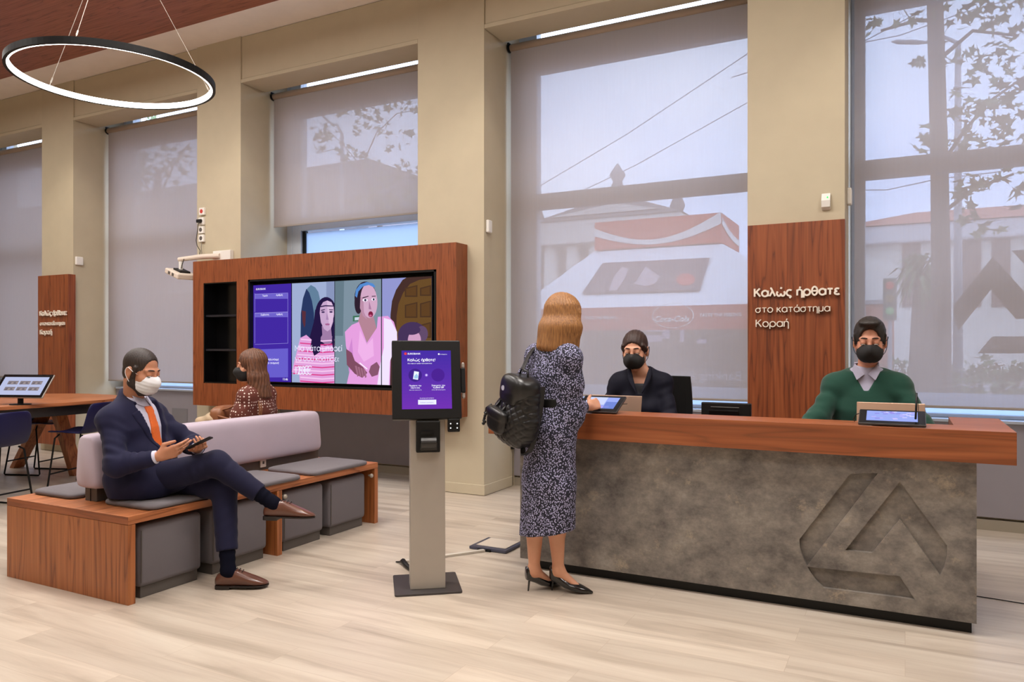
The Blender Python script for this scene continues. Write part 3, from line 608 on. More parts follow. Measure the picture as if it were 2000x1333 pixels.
MB().tube([(0, 0, .002), (.003, .004, .06), (.006, .006, .155)], [.0052, .005, .0046], 10).build('barrel', blackp, pn, world=False, smooth=True)
MB().tube([(0, 0, 0), (0, 0, .02)], [.009, .008], 10).build('holder', blackg, pn, world=False)
MB().tube([(.011, .006, .135), (.014, .006, .08), (.012, .004, .02)], .0014, 6).build('clip', blackp, pn, world=False)
m = MB().tube([(-1.70, 4.30, 1.075), (-1.70, 4.268, 1.055), (-1.672, 4.262, 1.036), (-1.62, 4.262, 1.028), (-1.56, 4.28, 1.036), (-1.515, 4.33, 1.052), (-1.50, 4.40, 1.05)], .0022, 6)
tag(m.build('tether_cord', blackp, smooth=True), 'thin black tether cord looping across the left signature tablet', 'cord')
m = MB().tube([(-.20, 4.315, 1.055), (-.226, 4.33, 1.045), (-.24, 4.36, 1.02), (-.238, 4.40, 1.002)], .0025, 6)
tag(m.build('tablet_cable', blackp, smooth=True), 'black cable leaving the left side of the right tablet', 'cable')
def laptop(label, x0, x1, ytop, Yb, mcol):
    t = thing('laptop', label, 'laptop', ((x0+x1)/2, Yb, .838), 0, 'laptops on the counter worktop'); W = x1-x0
    M = Matrix.Translation((0, .03, .012)) @ Matrix.Rotation(math.radians(-12), 4, 'X'); h = (ytop-.85)/math.cos(math.radians(12))
    MB().box(-W/2, W/2, -.0, .007, 0, h, M=M).build('lid', mcol, t, bevel=.006, world=False)
    MB().box(-W/2+.01, W/2-.01, .0072, .008, .012, h-.012, M=M).build('display', blackg, t, world=False)
    MB().box(-W/2, W/2, .03, .24, 0, .014).build('base', mcol, t, bevel=.005, world=False)
    MB().tube([(-W*.35, .028, .012), (W*.35, .028, .012)], .006, 10).build('hinge', graph, t, world=False)
champ = mat('champagne_aluminium', (196, 164, 142), .32, .75)
laptop('champagne laptop lid between left signature tablet and seated woman', -1.80, -1.465, 1.088, 4.50, champ)
laptop('champagne laptop lid behind the right signature tablet', -.237, .095, 1.094, 4.50, champ)
mo = thing('desk_monitor', 'low black monitor seen from behind, left of the wooden sign', 'monitor', (-.978, 4.72, .838))
MB().box(-.15, .15, 0, .03, .04, .215).build('housing', blackp, mo, bevel=.006, world=False)
MB().box(-.10, .08, -.012, 0, .06, .17).build('rear_cover', blackg, mo, bevel=.004, world=False)
MB().box(-.09, .08, -.004, .0, .186, .190).build('vent_slot', mat('vent_grey', (110, 108, 106), .5), mo, world=False)
MB().box(-.08, .08, -.04, .06, 0, .012).build('foot', blackp, mo, bevel=.004, world=False); MB().box(-.03, .03, .0, .02, .012, .06).build('neck', blackp, mo, world=False)

# ================================================================== BENCH, POUFS, PADS
bx0, bx1, by0, by1 = -4.845, -3.715, 2.655, 4.83
bn_ = thing('waiting_bench', 'double sided wooden waiting bench with long lavender grey backrest', 'bench', (-4.28, 3.74, 0))
sb_ = MB().box(bx0, bx1, by0, by1, .435, .479); sb_.m[2] = sb_.m[3] = 1; sb_.build('seat_board', [woodY, woodX], bn_, bevel=.002)
for y in (by0, 3.745, by1-.045): MB().box(bx0, bx1, y, y+.045, 0, .433).build('leg_panel', woodZ, bn_, bevel=.002)
MB().box(-4.355, -4.245, 2.83, 4.735, .479, .585).build('back_support', darkgrey, bn_, bevel=.003)
MB().box(-4.302, -4.298, 2.826, 2.832, .479, .585).build('support_joint', blackp, bn_)
def cushion_loft(x0, x1, y0, y1, z0, z1):
    m = MB(); N = 40; rings = []
    def prof(hw, h0, h1, taper):
        pts = []
        for k in range(N):
            a = 2*PI*k/N; e = .38
            c, s = math.cos(a), math.sin(a); px = math.copysign(abs(c)**e, c); pz = math.copysign(abs(s)**e, s)
            t = (pz+1)/2; pts.append((px*hw*(1-taper*t), h0+(h1-h0)*t))
        return pts
    for y, sc in ((y0, .80), (y0+.008, .90), (y0+.025, .97), (y0+.06, 1), ((y0+y1)/2, 1.02), (y1-.06, 1), (y1-.025, .97), (y1-.008, .90), (y1, .80)):
        hz = (z1-z0)*(1-sc)*.35
        rings.append([Vector(((x0+x1)/2+px, y, pz)) for px, pz in prof((x1-x0)/2*sc, z0+hz, z1-hz, .28)])
    return m.loft(rings)
cushion_loft(-4.405, -4.175, 2.79, 4.715, .555, .878).build('backrest_cushion', lavender, bn_, smooth=True)
s_ = MB(); 
for y in (2.788, 4.717): s_.tube([(-4.325, y+(.002 if y < 3 else -.002), .60), (-4.322, y, .72), (-4.318, y+(.004 if y < 3 else -.004), .84)], .003, 6)
p = at(513, 905, 3.9); sx = -4.242
q = Vector((0, 0, 0)); r_ = ray(513, 905); q = CP+r_*(sx/r_.x)
MB().box(sx-.002, sx+.008, q.y-.028, q.y+.028, .50, .578).build('socket_plate', whitep, bn_, bevel=.003)
MB().box(sx+.008, sx+.010, q.y-.008, q.y+.008, .525, .545).build('socket_switch', darkgrey, bn_)
for y in (3.815, 4.745): MB().lathe([(.004, 0), (.008, .01), (.008, .02), (.016, .026), (.017, .036), (.010, .044), (0, .045)], 14, Matrix.Translation((-3.745, y, .385)) @ Matrix.Rotation(PI/2, 4, 'Y')).build('knob', steel, bn_, smooth=True)
def rrect(x0, x1, y0, y1, r, n=6):
    pts = []
    for cx, cy, a0 in ((x1-r, y1-r, 0), (x0+r, y1-r, PI/2), (x0+r, y0+r, PI), (x1-r, y0+r, 1.5*PI)):
        pts += [(cx+r*math.cos(a0+PI/2*k/n), cy+r*math.sin(a0+PI/2*k/n)) for k in range(n+1)]
    return pts
def pad(label, x0, x1, y0, y1):
    m = MB(); rings = []
    for z, ins in ((.4795, .010), (.486, .002), (.496, 0), (.506, .004), (.512, .018), (.514, .06)):
        rings.append([Vector((px, py, z)) for px, py in rrect(x0+ins, x1-ins, y0+ins, y1-ins, .055)])
    m.loft(rings); o = m.build('seat_pad', greyfab, smooth=True); recenter(o); return tag(o, label, 'cushion', 'grey seat pads on the bench')
pad('grey seat pad under the man in the navy suit', -4.16, -3.725, 2.80, 3.36)
pad('grey seat pad at the middle of the bench, right of the suited man', -4.17, -3.70, 3.46, 3.98)
pad('grey seat pad at the far end of the bench front', -4.172, -3.70, 4.08, 4.71)
pad('grey seat pad on the back side of the bench nearest the blue chairs', -4.835, -4.42, 2.79, 3.36)
pad('grey seat pad under the woman in the polka dot blouse', -4.835, -4.42, 4.06, 4.68)
def pouf(label, y0, y1):
    t = thing('pouf', label, 'pouf', (-3.95, (y0+y1)/2, 0), 0, 'grey cube poufs under the bench'); w = (y1-y0)/2
    MB().box(-.185, .205, -w, w, .062, .408).build('upholstered_cube', greyfab, t, bevel=.028, seg=4, world=False, smooth=True)
    MB().box(-.165, .185, -w+.02, w-.02, 0, .064).build('plinth', darkgrey, t, world=False, bevel=.003)
    MB().tube([(.2055, -w+.012, .09), (.2075, -w+.012, .38)], .003, 6).build('piping', darkgrey, t, world=False)
pouf('grey cube pouf nearest the wooden end panel of the bench', 2.745, 3.165); pouf('grey cube pouf behind the standing leg of the suited man', 3.235, 3.69)
pouf('grey cube pouf right of the middle bench leg', 3.83, 4.235); pouf('grey cube pouf at the far end under the bench', 4.30, 4.715)

# ================================================================== TICKET TERMINAL
tk = thing('ticket_terminal', 'free-standing ticket terminal with black screen head on grey column', 'kiosk', (-2.49, 3.698, 0), math.radians(38))
MB().prism([(x, y, 0) for x, y in rrect(-.19, .19, -.19, .19, .015)], (0, 0, .012)).build('base_plate', graph, tk, world=False, bevel=.002)
MB().add([Vector(p) for p in ((-.100, -.115, .012), (.100, -.115, .012), (.100, .02, .012), (-.100, .02, .012), (-.099, -.085, 1.06), (.099, -.085, 1.06), (.099, .03, 1.06), (-.099, .03, 1.06))],
         [(0, 1, 5, 4), (1, 2, 6, 5), (2, 3, 7, 6), (3, 0, 4, 7), (4, 5, 6, 7), (0, 3, 2, 1)]).build('column', steel, tk, world=False, bevel=.003)
HM = Matrix.Translation((-.004, -.125, .985)) @ Matrix.Rotation(math.radians(-13), 4, 'X')
hd = MB().box(-.198, .198, 0, .055, 0, .462, M=HM).build('screen_housing', blackp, tk, world=False, bevel=.006)
m = MB().box(-.19, .19, .055, .10, .03, .42, M=HM).build('rear_box', blackp, tk, world=False, bevel=.01)
TW, TH = .285, .343; TX, TZ = -.143, .058
def kp(u, v, k): return HM @ Vector((TX+TW*u, -.001-.0002*k, TZ+TH*v))
m = MB()
NB_ = 16
for k in range(NB_):
    t0, t1 = k/NB_, (k+1)/NB_; c = [a+(b-a)*(t0+t1)/2 for a, b in zip((108, 48, 170), (66, 44, 156))]
    m.add([kp(0, t0, 0), kp(1, t0, 0), kp(1, t1, 0), kp(0, t1, 0)], [(0, 1, 2, 3)], 0, lin(c))
Uk = (HM.to_3x3() @ Vector((1, 0, 0))); Vk = (HM.to_3x3() @ Vector((0, 0, 1)))
def kt(body, u0, u1, v, k=3, c=(240, 238, 250), **kw): fit_text(m, body, kp(u0, v, k), Uk, Vk, TW*(u1-u0), lin(c), **kw)
def disc(u, v, r, c, k, n=24): m.add([kp(u+r*math.cos(2*PI*i/n), v+r*TW/TH*math.sin(2*PI*i/n), k) for i in range(n)], [tuple(range(n))], 0, lin(c))
def kg(body, u0, u1, v, k=3, c=(240, 238, 250), wt=.18): greek(m, body, kp(u0, v, k), Uk, Vk, TW*(u1-u0), lin(c), wt)
disc(.08, .945, .028, (214, 60, 70), 2); kt('EUROBANK', .125, .385, .930, bold=.02)
disc(.755, .937, .018, (240, 240, 250), 2); kg('Απόρρητο', .785, .92, .925)
kg('Καλώς ήρθατε!', .125, .675, .815, wt=.27); kg('Εδώ παίρνετε αριθμό προτεραιότητας', .125, .61, .768, wt=.24)
disc(.27, .575, .135, (62, 34, 130), 1); disc(.73, .575, .135, (72, 34, 140), 1); disc(.495, .575, .03, (150, 120, 215), 2); disc(.495, .575, .014, (220, 210, 250), 3)
q = [(.225, .51), (.325, .495), (.345, .63), (.25, .645)]; m.add([kp(*p, 3) for p in q], [(0, 1, 2, 3)], 0, lin((225, 232, 248)))
q = [(.25, .56), (.30, .60), (.33, .56), (.32, .52), (.25, .515)]; m.add([kp(*p, 4) for p in q], [tuple(range(5))], 0, lin((150, 190, 222)))
for u0, u1, lines in ((.15, .39, ('Περάστε την', 'κάρτα σας', 'από τον αναγνώστη')), (.60, .87, ('Σαρώστε τον', 'κωδικό QR', 'στον QR αναγνώστη'))):
    kg(lines[0], u0, u1, .385, wt=.27); kg(lines[1], u0+.03, u1-.03, .35, wt=.27); kg(lines[2], u0, u1, .315)
kg('Εναλλακτικά πατήστε:', .36, .64, .175)
m.add([kp(.32, .075, 2), kp(.685, .075, 2), kp(.685, .155, 2), kp(.32, .155, 2)], [(0, 1, 2, 3)], 0, lin((225, 226, 248))); kg('Έκδοση εισιτηρίου', .37, .63, .100, c=(120, 100, 180), k=4)
m.build('screen', screenm, hd, world=False, colors=True, recalc=False)
pr = MB().box(-.068, .068, -.135, -.085, .795, .975).build('receipt_printer', blackp, tk, world=False, bevel=.006)
MB().tube([(-.042, -.130, .848), (.045, -.130, .848)], .036, 24).build('paper_cover', mat('printer_cover_black', (40, 38, 36), .3), pr, world=False, smooth=False)
MB().box(-.045, .05, -.150, -.13, .81, .848).build('front_flap', mat('printer_cover_black', (40, 38, 36), .3), pr, world=False, bevel=.004)
MB().box(-.042, .03, -.142, -.13, .90, .918).build('paper_slot', blackg, pr, world=False)
cr = MB().box(.113, .182, -.130, -.09, .908, .985).build('code_scanner', blackp, tk, world=False, bevel=.006)
lm_ = emit_mat('white_led', (255, 255, 255), 1.6)
for x in (.128, .166):
    for z in (.932, .957): MB().tube([(x, -.1315, z), (x, -.1300, z)], .0036, 10).build('led', lm_, cr, world=False)
MB().tube([(.147, -.1315, .944), (.147, -.130, .944)], .009, 16).build('lens', blackg, cr, world=False)
sw = MB().box(.200, .226, .012, .045, .155, .300, M=HM).build('card_reader', blackp, tk, world=False, bevel=.004)
MB().box(.205, .224, .018, .04, .12, .155, M=HM).build('reader_tip', mat('clear_smoke_plastic', (150, 140, 130), .3), sw, world=False, bevel=.008)
MB().box(.205, .224, .018, .04, .30, .335, M=HM).build('reader_tip', mat('clear_smoke_plastic', (150, 140, 130), .3), sw, world=False, bevel=.008)
MB().tube([(.213, .0115, .195), (.213, .010, .195)], .003, 8).build('indicator', emit_mat('amber_led', (255, 190, 80), 1), sw, world=False) if False else None
fb = thing('floor_box', 'open floor box lid lying beside the left end of counter', 'floor box', (-2.53, 4.62, 0))
MB().box(-2.67, -2.385, 4.49, 4.76, .003, .022).build('lid_frame', mat('steel_blue_rim', (84, 86, 104), .4, .5), fb, bevel=.002)
MB().box(-2.64, -2.41, 4.535, 4.745, .022, .0245).build('lid_infill', mat('pale_floor_infill', (208, 196, 180), .4), fb)
MB().box(-2.60, -2.50, 4.478, 4.492, .001, .014).build('cable_flap', blackp, fb)
c0, c1 = Vector((-2.545, 4.478, .001)), Vector((-2.88, 4.00, .001)); d = (c1-c0).normalized(); sd = Vector((-d.y, d.x, 0))*.016
m = MB().prism([c0+sd, c0-sd, c1-sd, c1+sd], (0, 0, .014))
tag(m.build('cable_cover', mat('pale_cable_cover', (198, 190, 178), .5)), 'pale floor cable cover running from floor box to ticket terminal', 'cable cover')
m = MB().tube([(-2.92, 3.985, .006), (-2.88, 3.975, .012), (-2.84, 3.95, .03), (-2.79, 3.915, .02), (-2.72, 3.87, .012), (-2.66, 3.83, .010)], [.004, .007, .018, .017, .012, .008], 8)
tag(m.build('cable_bundle', blackp, smooth=True), 'black cable bundle on the floor behind the ticket terminal', 'cable')
m = MB().tube([on(1900, 1165.5)+Vector((0, 0, .004)), on(1950, 1173)+Vector((0, 0, .004)), on(2010, 1183)+Vector((0, 0, .004)), on(2060, 1186)+Vector((0, 0, .004))], .003, 6)
tag(m.build('floor_cable', blackp, smooth=True), 'thin dark cable across the floor right of the counter', 'cable')
p = at(1003, 872, 6.70); pa = thing('power_adapter', 'black power adapter hanging by the pillar left of counter', 'adapter', (-3.478, 6.70, p.z-.06))
MB().box(-.016, .016, -.02, .02, .03, .15).build('body', blackp, pa, world=False, bevel=.005)
MB().tube([(0, 0, .03), (.005, -.01, -.12), (.0, 0, -.25), (.004, -.006, -.33)], .003, 6).build('lead', blackp, pa, world=False)

# ================================================================== WALL UNIT WITH VIDEO WALL
ux0, ux1, uz0, uz1, uy = -7.18, -3.675, .735, 2.362, 5.94
nx0, nx1, nz0, nz1 = -7.01, -6.49, .988, 2.112
vx0, vx1, vz0, vz1 = -6.322, -3.890, .972, 2.122
un = thing('wall_unit', 'large wooden wall unit framing a video wall and black niche', 'wall unit', ((ux0+ux1)/2, 6.04, uz0))
m = MB()
for x0, x1, z0, z1 in ((ux0, nx0, uz0, uz1), (nx1, vx0, uz0, uz1), (vx1, ux1, uz0, uz1), (nx0, nx1, uz0, nz0), (nx0, nx1, nz1, uz1), (vx0, vx1, uz0, vz0), (vx0, vx1, vz1, uz1)): m.box(x0, x1, uy, 6.145, z0, z1)
fr_ = m.build('carcass', woodF, un)
m = MB().box(nx0, nx1, 6.12, 6.14, nz0, nz1)
for a, b, c, d in ((nx0, nx0+.012, nz0, nz1), (nx1-.012, nx1, nz0, nz1), (nx0, nx1, nz0, nz0+.012), (nx0, nx1, nz1-.012, nz1)): m.box(a, b, uy+.003, 6.12, c, d)
nb = m.build('niche_lining', blackg, un)
for y in (617, 684):
    z = at(430, y, 5.96).z; MB().box(nx0+.012, nx1-.012, 5.965, 6.12, z-.011, z+.011).build('niche_shelf', mat('niche_shelf_black', (30, 30, 38), .35), un)
m = MB()
for a, b, c, d in ((vx0, vx0+.022, vz0, vz1), (vx1-.03, vx1, vz0, vz1), (vx0, vx1, vz0, vz0+.02), (vx0, vx1, vz1-.02, vz1)): m.box(a, b, uy+.004, 6.08, c, d)
m.build('opening_reveal', blackp, un); MB().box(vx0, vx1, 6.09, 6.14, vz0, vz1).build('backing', blackp, un)
YS = 6.0
vw = thing('video_wall', 'four portrait screens in a row showing an advert of a surprised mother', 'video wall', ((vx0+vx1)/2, YS+.04, vz0+.02))
def sp(u, v, k=0): p = at(470+u/5.128, 520+v/5.128, YS); return Vector((p.x, YS-.0015-.0004*k, p.z))
DW = [(112, 508), (516, 941), (949, 1411), (1421, 1916)]
DX = [(sp(a, 600).x, sp(b, 600).x) for a, b in DW]
SZ0, SZ1 = (sp(110, 1152).z+sp(1400, 1190).z)/2, (sp(110, 192).z+sp(1900, 108).z)/2
shapes = []
def shp(c, pts): shapes.append((lin(c), [sp(*p) for p in pts], len(shapes)))
def ell(c, cx, cy, rx, ry, a0=0, a1=360, n=26, rot=0):
    r = math.radians(rot); P_ = []
    for i in range(n):
        a = math.radians(a0+(a1-a0)*i/(n-1 if a1-a0 < 360 else n)); x, y = rx*math.cos(a), ry*math.sin(a)
        P_.append((cx+x*math.cos(r)-y*math.sin(r), cy+x*math.sin(r)+y*math.cos(r)))
    shp(c, P_)
# purple queue board
shp((62, 38, 152), [(100, 170), (514, 160), (514, 1190), (100, 1170)])
for (y0, y1, c) in ((268, 328, (104, 92, 190)), (462, 512, (104, 92, 190)), (825, 1115, (98, 88, 192))): shp(c, [(142, y0+12), (476, y0), (476, y1), (142, y1+2)])
for (y0, y1) in ((268, 460), (462, 775)):
    for a, b, c, d in ((142, 476, y0, y0+3), (142, 476, y1-3, y1)): shp((150, 140, 215), [(a, c+12), (b, c), (b, d), (a, d+12)])
    for x in (142, 473): shp((150, 140, 215), [(x, y0+6), (x+3, y0+6), (x+3, y1), (x, y1)])
shp((170, 40, 150), [(145, 240), (155, 226), (152, 240)])
# hall wall, arch and girl
shp((150, 164, 198), [(514, 140), (946, 130), (946, 1210), (514, 1190)]); shp((128, 140, 176), [(860, 140), (946, 130), (946, 760), (860, 700)])
shp((92, 120, 146), [(600, 720), (604, 480), (625, 330), (660, 235), (705, 190), (750, 215), (780, 260), (796, 330), (760, 720)])
shp((38, 52, 92), [(604, 720), (606, 470), (628, 320), (660, 228), (690, 268), (716, 350), (736, 470), (740, 720)])
shp((84, 44, 56), [(614, 445), (655, 455), (650, 590), (640, 618), (622, 560)])
ell((34, 22, 62), 858, 500, 112, 190); shp((34, 22, 62), [(748, 440), (735, 560), (700, 690), (668, 790), (800, 810), (960, 800), (1000, 740), (980, 640), (965, 540), (950, 420), (860, 320)])
shp((150, 116, 156), [(815, 600), (905, 600), (915, 700), (950, 740), (870, 800), (790, 740), (820, 690)])
shp((188, 156, 192), [(794, 470), (800, 410), (828, 362), (870, 345), (912, 362), (934, 410), (938, 480), (928, 560), (905, 630), (872, 655), (838, 632), (806, 565)]); shp((206, 176, 206), [(868, 350), (912, 366), (932, 412), (934, 480), (922, 560), (900, 620), (880, 540), (872, 440)])
shp((44, 28, 70), [(800, 402), (850, 392), (932, 396), (932, 406), (850, 404), (800, 414)]); shp((60, 40, 80), [(806, 440), (846, 432), (848, 440), (808, 450)]); shp((60, 40, 80), [(888, 434), (930, 436), (928, 444), (888, 442)])
ell((64, 46, 88), 828, 462, 17, 9); ell((64, 46, 88), 908, 460, 17, 9); shp((160, 126, 168), [(866, 470), (882, 525), (884, 540), (858, 538)]); shp((158, 92, 138), [(846, 580), (872, 574), (898, 580), (888, 594), (856, 594)])
shp((212, 150, 205), [(515, 1060), (560, 880), (600, 720), (660, 690), (740, 760), (840, 800), (950, 790), (990, 700), (1040, 740), (1060, 900), (1030, 1010), (1035, 1220), (600, 1220), (590, 1090)])
for k in range(13):
    y = 720+k*38; x0 = max(520, 606-k*9) if y < 1080 else 600; shp((206, 60, 130) if k % 2 else (232, 190, 226), [(x0, y+8), (820, y+26), (1046, y+10), (1046, y+22), (820, y+38), (x0, y+20)])
shp((34, 22, 62), [(752, 500), (730, 640), (705, 800), (740, 900), (800, 860), (806, 720), (812, 620), (792, 540)]); shp((34, 22, 62), [(932, 520), (926, 640), (918, 740), (930, 860), (985, 850), (1000, 720), (975, 600), (955, 480)])
# mother
shp((118, 136, 150), [(946, 130), (1416, 115), (1416, 1220), (946, 1210)]); shp((96, 116, 128), [(946, 130), (1040, 126), (1030, 700), (946, 700)])
shp((60, 110, 84), [(1128, 500), (1200, 495), (1200, 550), (1128, 556)]); shp((188, 200, 214), [(1146, 515), (1192, 512), (1192, 540), (1146, 545)])
# door
shp((138, 142, 196), [(1416, 118), (1925, 90), (1925, 1240), (1416, 1220)])
shp((66, 44, 40), [(1500, 760), (1505, 480), (1520, 350), (1560, 240), (1625, 140), (1690, 100), (1925, 85), (1925, 1240), (1500, 1240)])
shp((98, 70, 38), [(1560, 760), (1566, 500), (1585, 380), (1630, 270), (1700, 180), (1790, 140), (1925, 120), (1925, 1240), (1560, 1240)])
for x0, y0, x1, y1 in ((1648, 360, 1775, 520), (1800, 345, 1912, 515), (1648, 190, 1775, 310), (1800, 190, 1912, 300), (1648, 560, 1775, 720), (1800, 560, 1912, 720)): shp((72, 50, 34), [(x0, y0+30), (x1, y0), (x1, y1), (x0, y1)]); shp((88, 60, 34), [(x0+14, y0+40), (x1-14, y0+16), (x1-14, y1-14), (x0+14, y1-14)])
ell((66, 48, 84), 1725, 690, 145, 130); ell((92, 70, 100), 1820, 680, 60, 80); ell((66, 48, 84), 1640, 740, 60, 100); ell((196, 150, 184), 1745, 745, 66, 95); ell((66, 48, 84), 1715, 640, 90, 50)
# mother body on top
ell((44, 30, 44), 1255, 320, 110, 165); ell((44, 30, 44), 1185, 370, 40, 110)
shp((170, 124, 140), [(1210, 450), (1330, 480), (1350, 560), (1370, 640), (1275, 770), (1200, 620), (1180, 560)])
ell((198, 158, 186), 1290, 350, 84, 172, rot=-4); shp((176, 132, 158), [(1205, 300), (1235, 330), (1240, 460), (1275, 540), (1230, 500), (1200, 420)])
shp((80, 130, 196), [(1152, 300), (1160, 240), (1200, 185), (1270, 160), (1330, 175), (1356, 205), (1340, 215), (1290, 190), (1230, 205), (1185, 255), (1170, 318)])
ell((232, 226, 240), 1252, 342, 26, 15); ell((50, 40, 70), 1254, 342, 11, 13); ell((232, 226, 240), 1335, 335, 20, 14); ell((50, 40, 70), 1338, 335, 9, 12)
shp((60, 40, 60), [(1225, 315), (1285, 298), (1288, 306), (1228, 326)]); shp((60, 40, 60), [(1318, 300), (1360, 298), (1358, 306), (1320, 308)])
shp((160, 116, 150), [(1292, 350), (1312, 420), (1316, 436), (1288, 432)]); ell((120, 30, 60), 1308, 484, 24, 30); ell((190, 90, 130), 1306, 498, 14, 12)
shp((216, 150, 210), [(1050, 660), (1120, 590), (1190, 560), (1270, 770), (1370, 620), (1380, 510), (1480, 500), (1540, 560), (1570, 660), (1575, 740), (1510, 830), (1500, 1220), (1060, 1220), (1100, 1040), (1080, 880), (1060, 800)])
shp((196, 128, 196), [(1080, 880), (1120, 720), (1130, 860), (1140, 1000), (1090, 1060)]); shp((226, 168, 220), [(1200, 640), (1270, 790), (1330, 720), (1340, 900), (1240, 960), (1180, 860)])
shp((228, 214, 240), [(1440, 520), (1510, 540), (1572, 660), (1572, 760), (1500, 960), (1490, 1220), (1370, 1220), (1400, 1000), (1440, 820)])
shp((120, 72, 92), [(1062, 830), (1120, 870), (1150, 950), (1230, 1010), (1275, 1070), (1225, 1120), (1150, 1080), (1070, 990)])
for k in range(4): shp((150, 100, 122), [(1150+28*k, 1000+10*k), (1170+28*k, 1000+12*k), (1190+26*k, 1100+4*k), (1175+26*k, 1110+4*k)])
shp((128, 80, 104), [(1310, 1000), (1370, 960), (1400, 1010), (1380, 1090), (1320, 1110), (1290, 1060)]); shp((240, 232, 245), [(1200, 965), (1278, 1030), (1272, 1036), (1196, 975)])
texts = [('EUROBANK', 165, 262, 242, .02), ('Ταμείο', 228, 280, 306, .03), ('Αριθμός', 365, 432, 300, .03), ('Σύμβουλος', 212, 296, 496, .03), ('Αριθμός', 367, 432, 492, .03), ('Σας ενημερώνουμε', 200, 392, 942, .02), ('για την αναμονή!', 236, 392, 978, .02), ('11:46', 434, 482, 1144, .02),
         ('Μία γάτα μπορεί', 556, 1022, 850, .0), ('να σου κοστίσει:', 556, 994, 950, .0), ('18€', 560, 690, 1086, -.005), ('23€', 575, 722, 1086, -.005)]
def clip_poly(poly, ax, lim, sgn):
    out = []
    for i in range(len(poly)):
        a, b = poly[i-1], poly[i]; da, db = sgn*(a[ax]-lim), sgn*(b[ax]-lim)
        if (da < 0) != (db < 0): out.append(a.lerp(b, da/(da-db)))
        if db >= 0: out.append(b)
    return out
for i, (a, b) in enumerate(DX):
    ds = MB().box(a-.006, b+.006, YS, YS+.05, SZ0-.008, SZ1+.008).build('display', blackg, vw, bevel=.001)
    m = MB()
    def emit_poly(pts, c, k):
        for ax, lim, sg in ((0, a, 1), (0, b, -1), (2, SZ0, 1), (2, SZ1, -1)):
            pts = clip_poly(pts, ax, lim, sg)
            if len(pts) < 3: return
        m.add(pts, [tuple(range(len(pts)))], 0, c)
    for c, pts, k in shapes:
        pts = [Vector((p.x, YS-.0015-.00009*k, p.z)) for p in pts]; emit_poly(pts, c, k)
    for body, u0, u1, v, bold in texts:
        tm = MB(); p, q = sp(u0, v), sp(u1, v); p.y = YS-.0145
        if q.x < a or p.x > b: continue
        (greek(tm, body, p, (1, 0, 0), (0, 0, 1), q.x-p.x, wt=(.24 if bold else .17)) if any(ord(c_) > 900 and c_ != '€' for c_ in body) else fit_text(tm, body, p, (1, 0, 0), (0, 0, 1), q.x-p.x, bold=bold))
        for f in tm.f: emit_poly([Vector(tm.v[j]) for j in f], lin((226, 224, 246)), 0)
    m.build('picture', screenm, ds, colors=True, recalc=False)

# ================================================================== PILLAR SIGNS
lett = mat('cream_raised_letters', (238, 228, 214), .45)
def sign(label, x0, x1, Y, ztp, lines):
    t = thing('pillar_sign', label, 'sign', ((x0+x1)/2, 6.1, .101), 0, 'wooden welcome signs')
    b = MB().box(x0, x1, Y, 6.149, .101, ztp).build('board', woodS, t, bevel=.002)
    for body, xa, xb, y, bold in lines:
        m = MB(); p, q = at(xa, y, Y-.014), at(xb, y, Y-.014); greek(m, body, p+Vector((0, .008, 0)), (1, 0, 0), (0, 0, 1), q.x-p.x, wt=bold, depth=.014)
        m.build('raised_lettering', lett, t)
sign('wooden pillar sign with cream lettering between the two receptionists', -1.090, -.394, 6.075, 2.342, (('Καλώς ήρθατε', 1474, 1640, 580, .29), ('στο κατάστημα', 1476, 1621, 611, .17), ('Κοραή', 1477, 1540, 639, .17)))
sign('wooden pillar sign with cream lettering behind the high table', -10.32, -9.66, 6.05, 2.343, (('Καλώς ήρθατε', 78, 130, 617, .29), ('στο κατάστημα', 78.5, 126, 636, .18), ('Κοραή', 78.5, 101, 653.5, .18)))

# ================================================================== SMALL WALL THINGS
sk = [(396, 413, 'white wall socket, topmost of the four beside the lowered blind'), (395, 432, 'white wall socket with a black plug, second of four from top'), (394.5, 449, 'white wall socket, third of four from top'), (395, 465.5, 'white wall socket, lowest of the four beside the lowered blind')]
for i, (x, y, lb) in enumerate(sk):
    p = at(x, y, 6.14); t = thing('wall_socket', lb, 'socket', (p.x, 6.15, p.z-.045), 0, 'wall sockets on the pillar')
    MB().box(-.042, .042, -.03, 0, 0, .084).build('faceplate', whitep, t, world=False, bevel=.004)
    MB().tube([(0, -.032, .042), (0, -.029, .042)], .024, 18).build('recess', (redm if i == 0 else darkgrey), t, world=False)
    if i == 1: MB().box(-.045, .02, -.062, -.03, .022, .06).build('plug', blackp, t, world=False, bevel=.006)
p1, p2, p3_ = at(391, 433, 6.09), at(383, 470, 6.11), at(391, 490, 6.12)
tag(MB().tube([p1, at(387, 438, 6.1), at(386, 450, 6.11), p2, at(385, 480, 6.11), p3_, at(389, 503, 6.1)], .004, 6).build('power_cable', blackp, smooth=True), 'dark cable looping down from the plugged wall socket', 'cable')
tag(MB().tube([at(394, 472, 6.12), at(393, 484, 6.12), at(394, 494, 6.12), at(391, 505, 6.11)], .0035, 6).build('power_cable', mat('grey_cable', (130, 122, 114), .6), smooth=True), 'thin grey cable hanging below the lowest wall socket', 'cable')
for y, lb in ((448, 'white wall socket on left pillar edge above another'), (483, 'white wall socket on left pillar edge, lower one')):
    p = at(80, y, 6.0); t = thing('wall_socket', lb, 'socket', (-10.40, 6.3, p.z-.04)); MB().box(-.035, .0, -.04, .04, 0, .08).build('faceplate', whitep, t, world=False, bevel=.006); MB().tube([(-.036, 0, .04), (-.034, 0, .04)], .022, 16).build('recess', darkgrey, t, world=False)
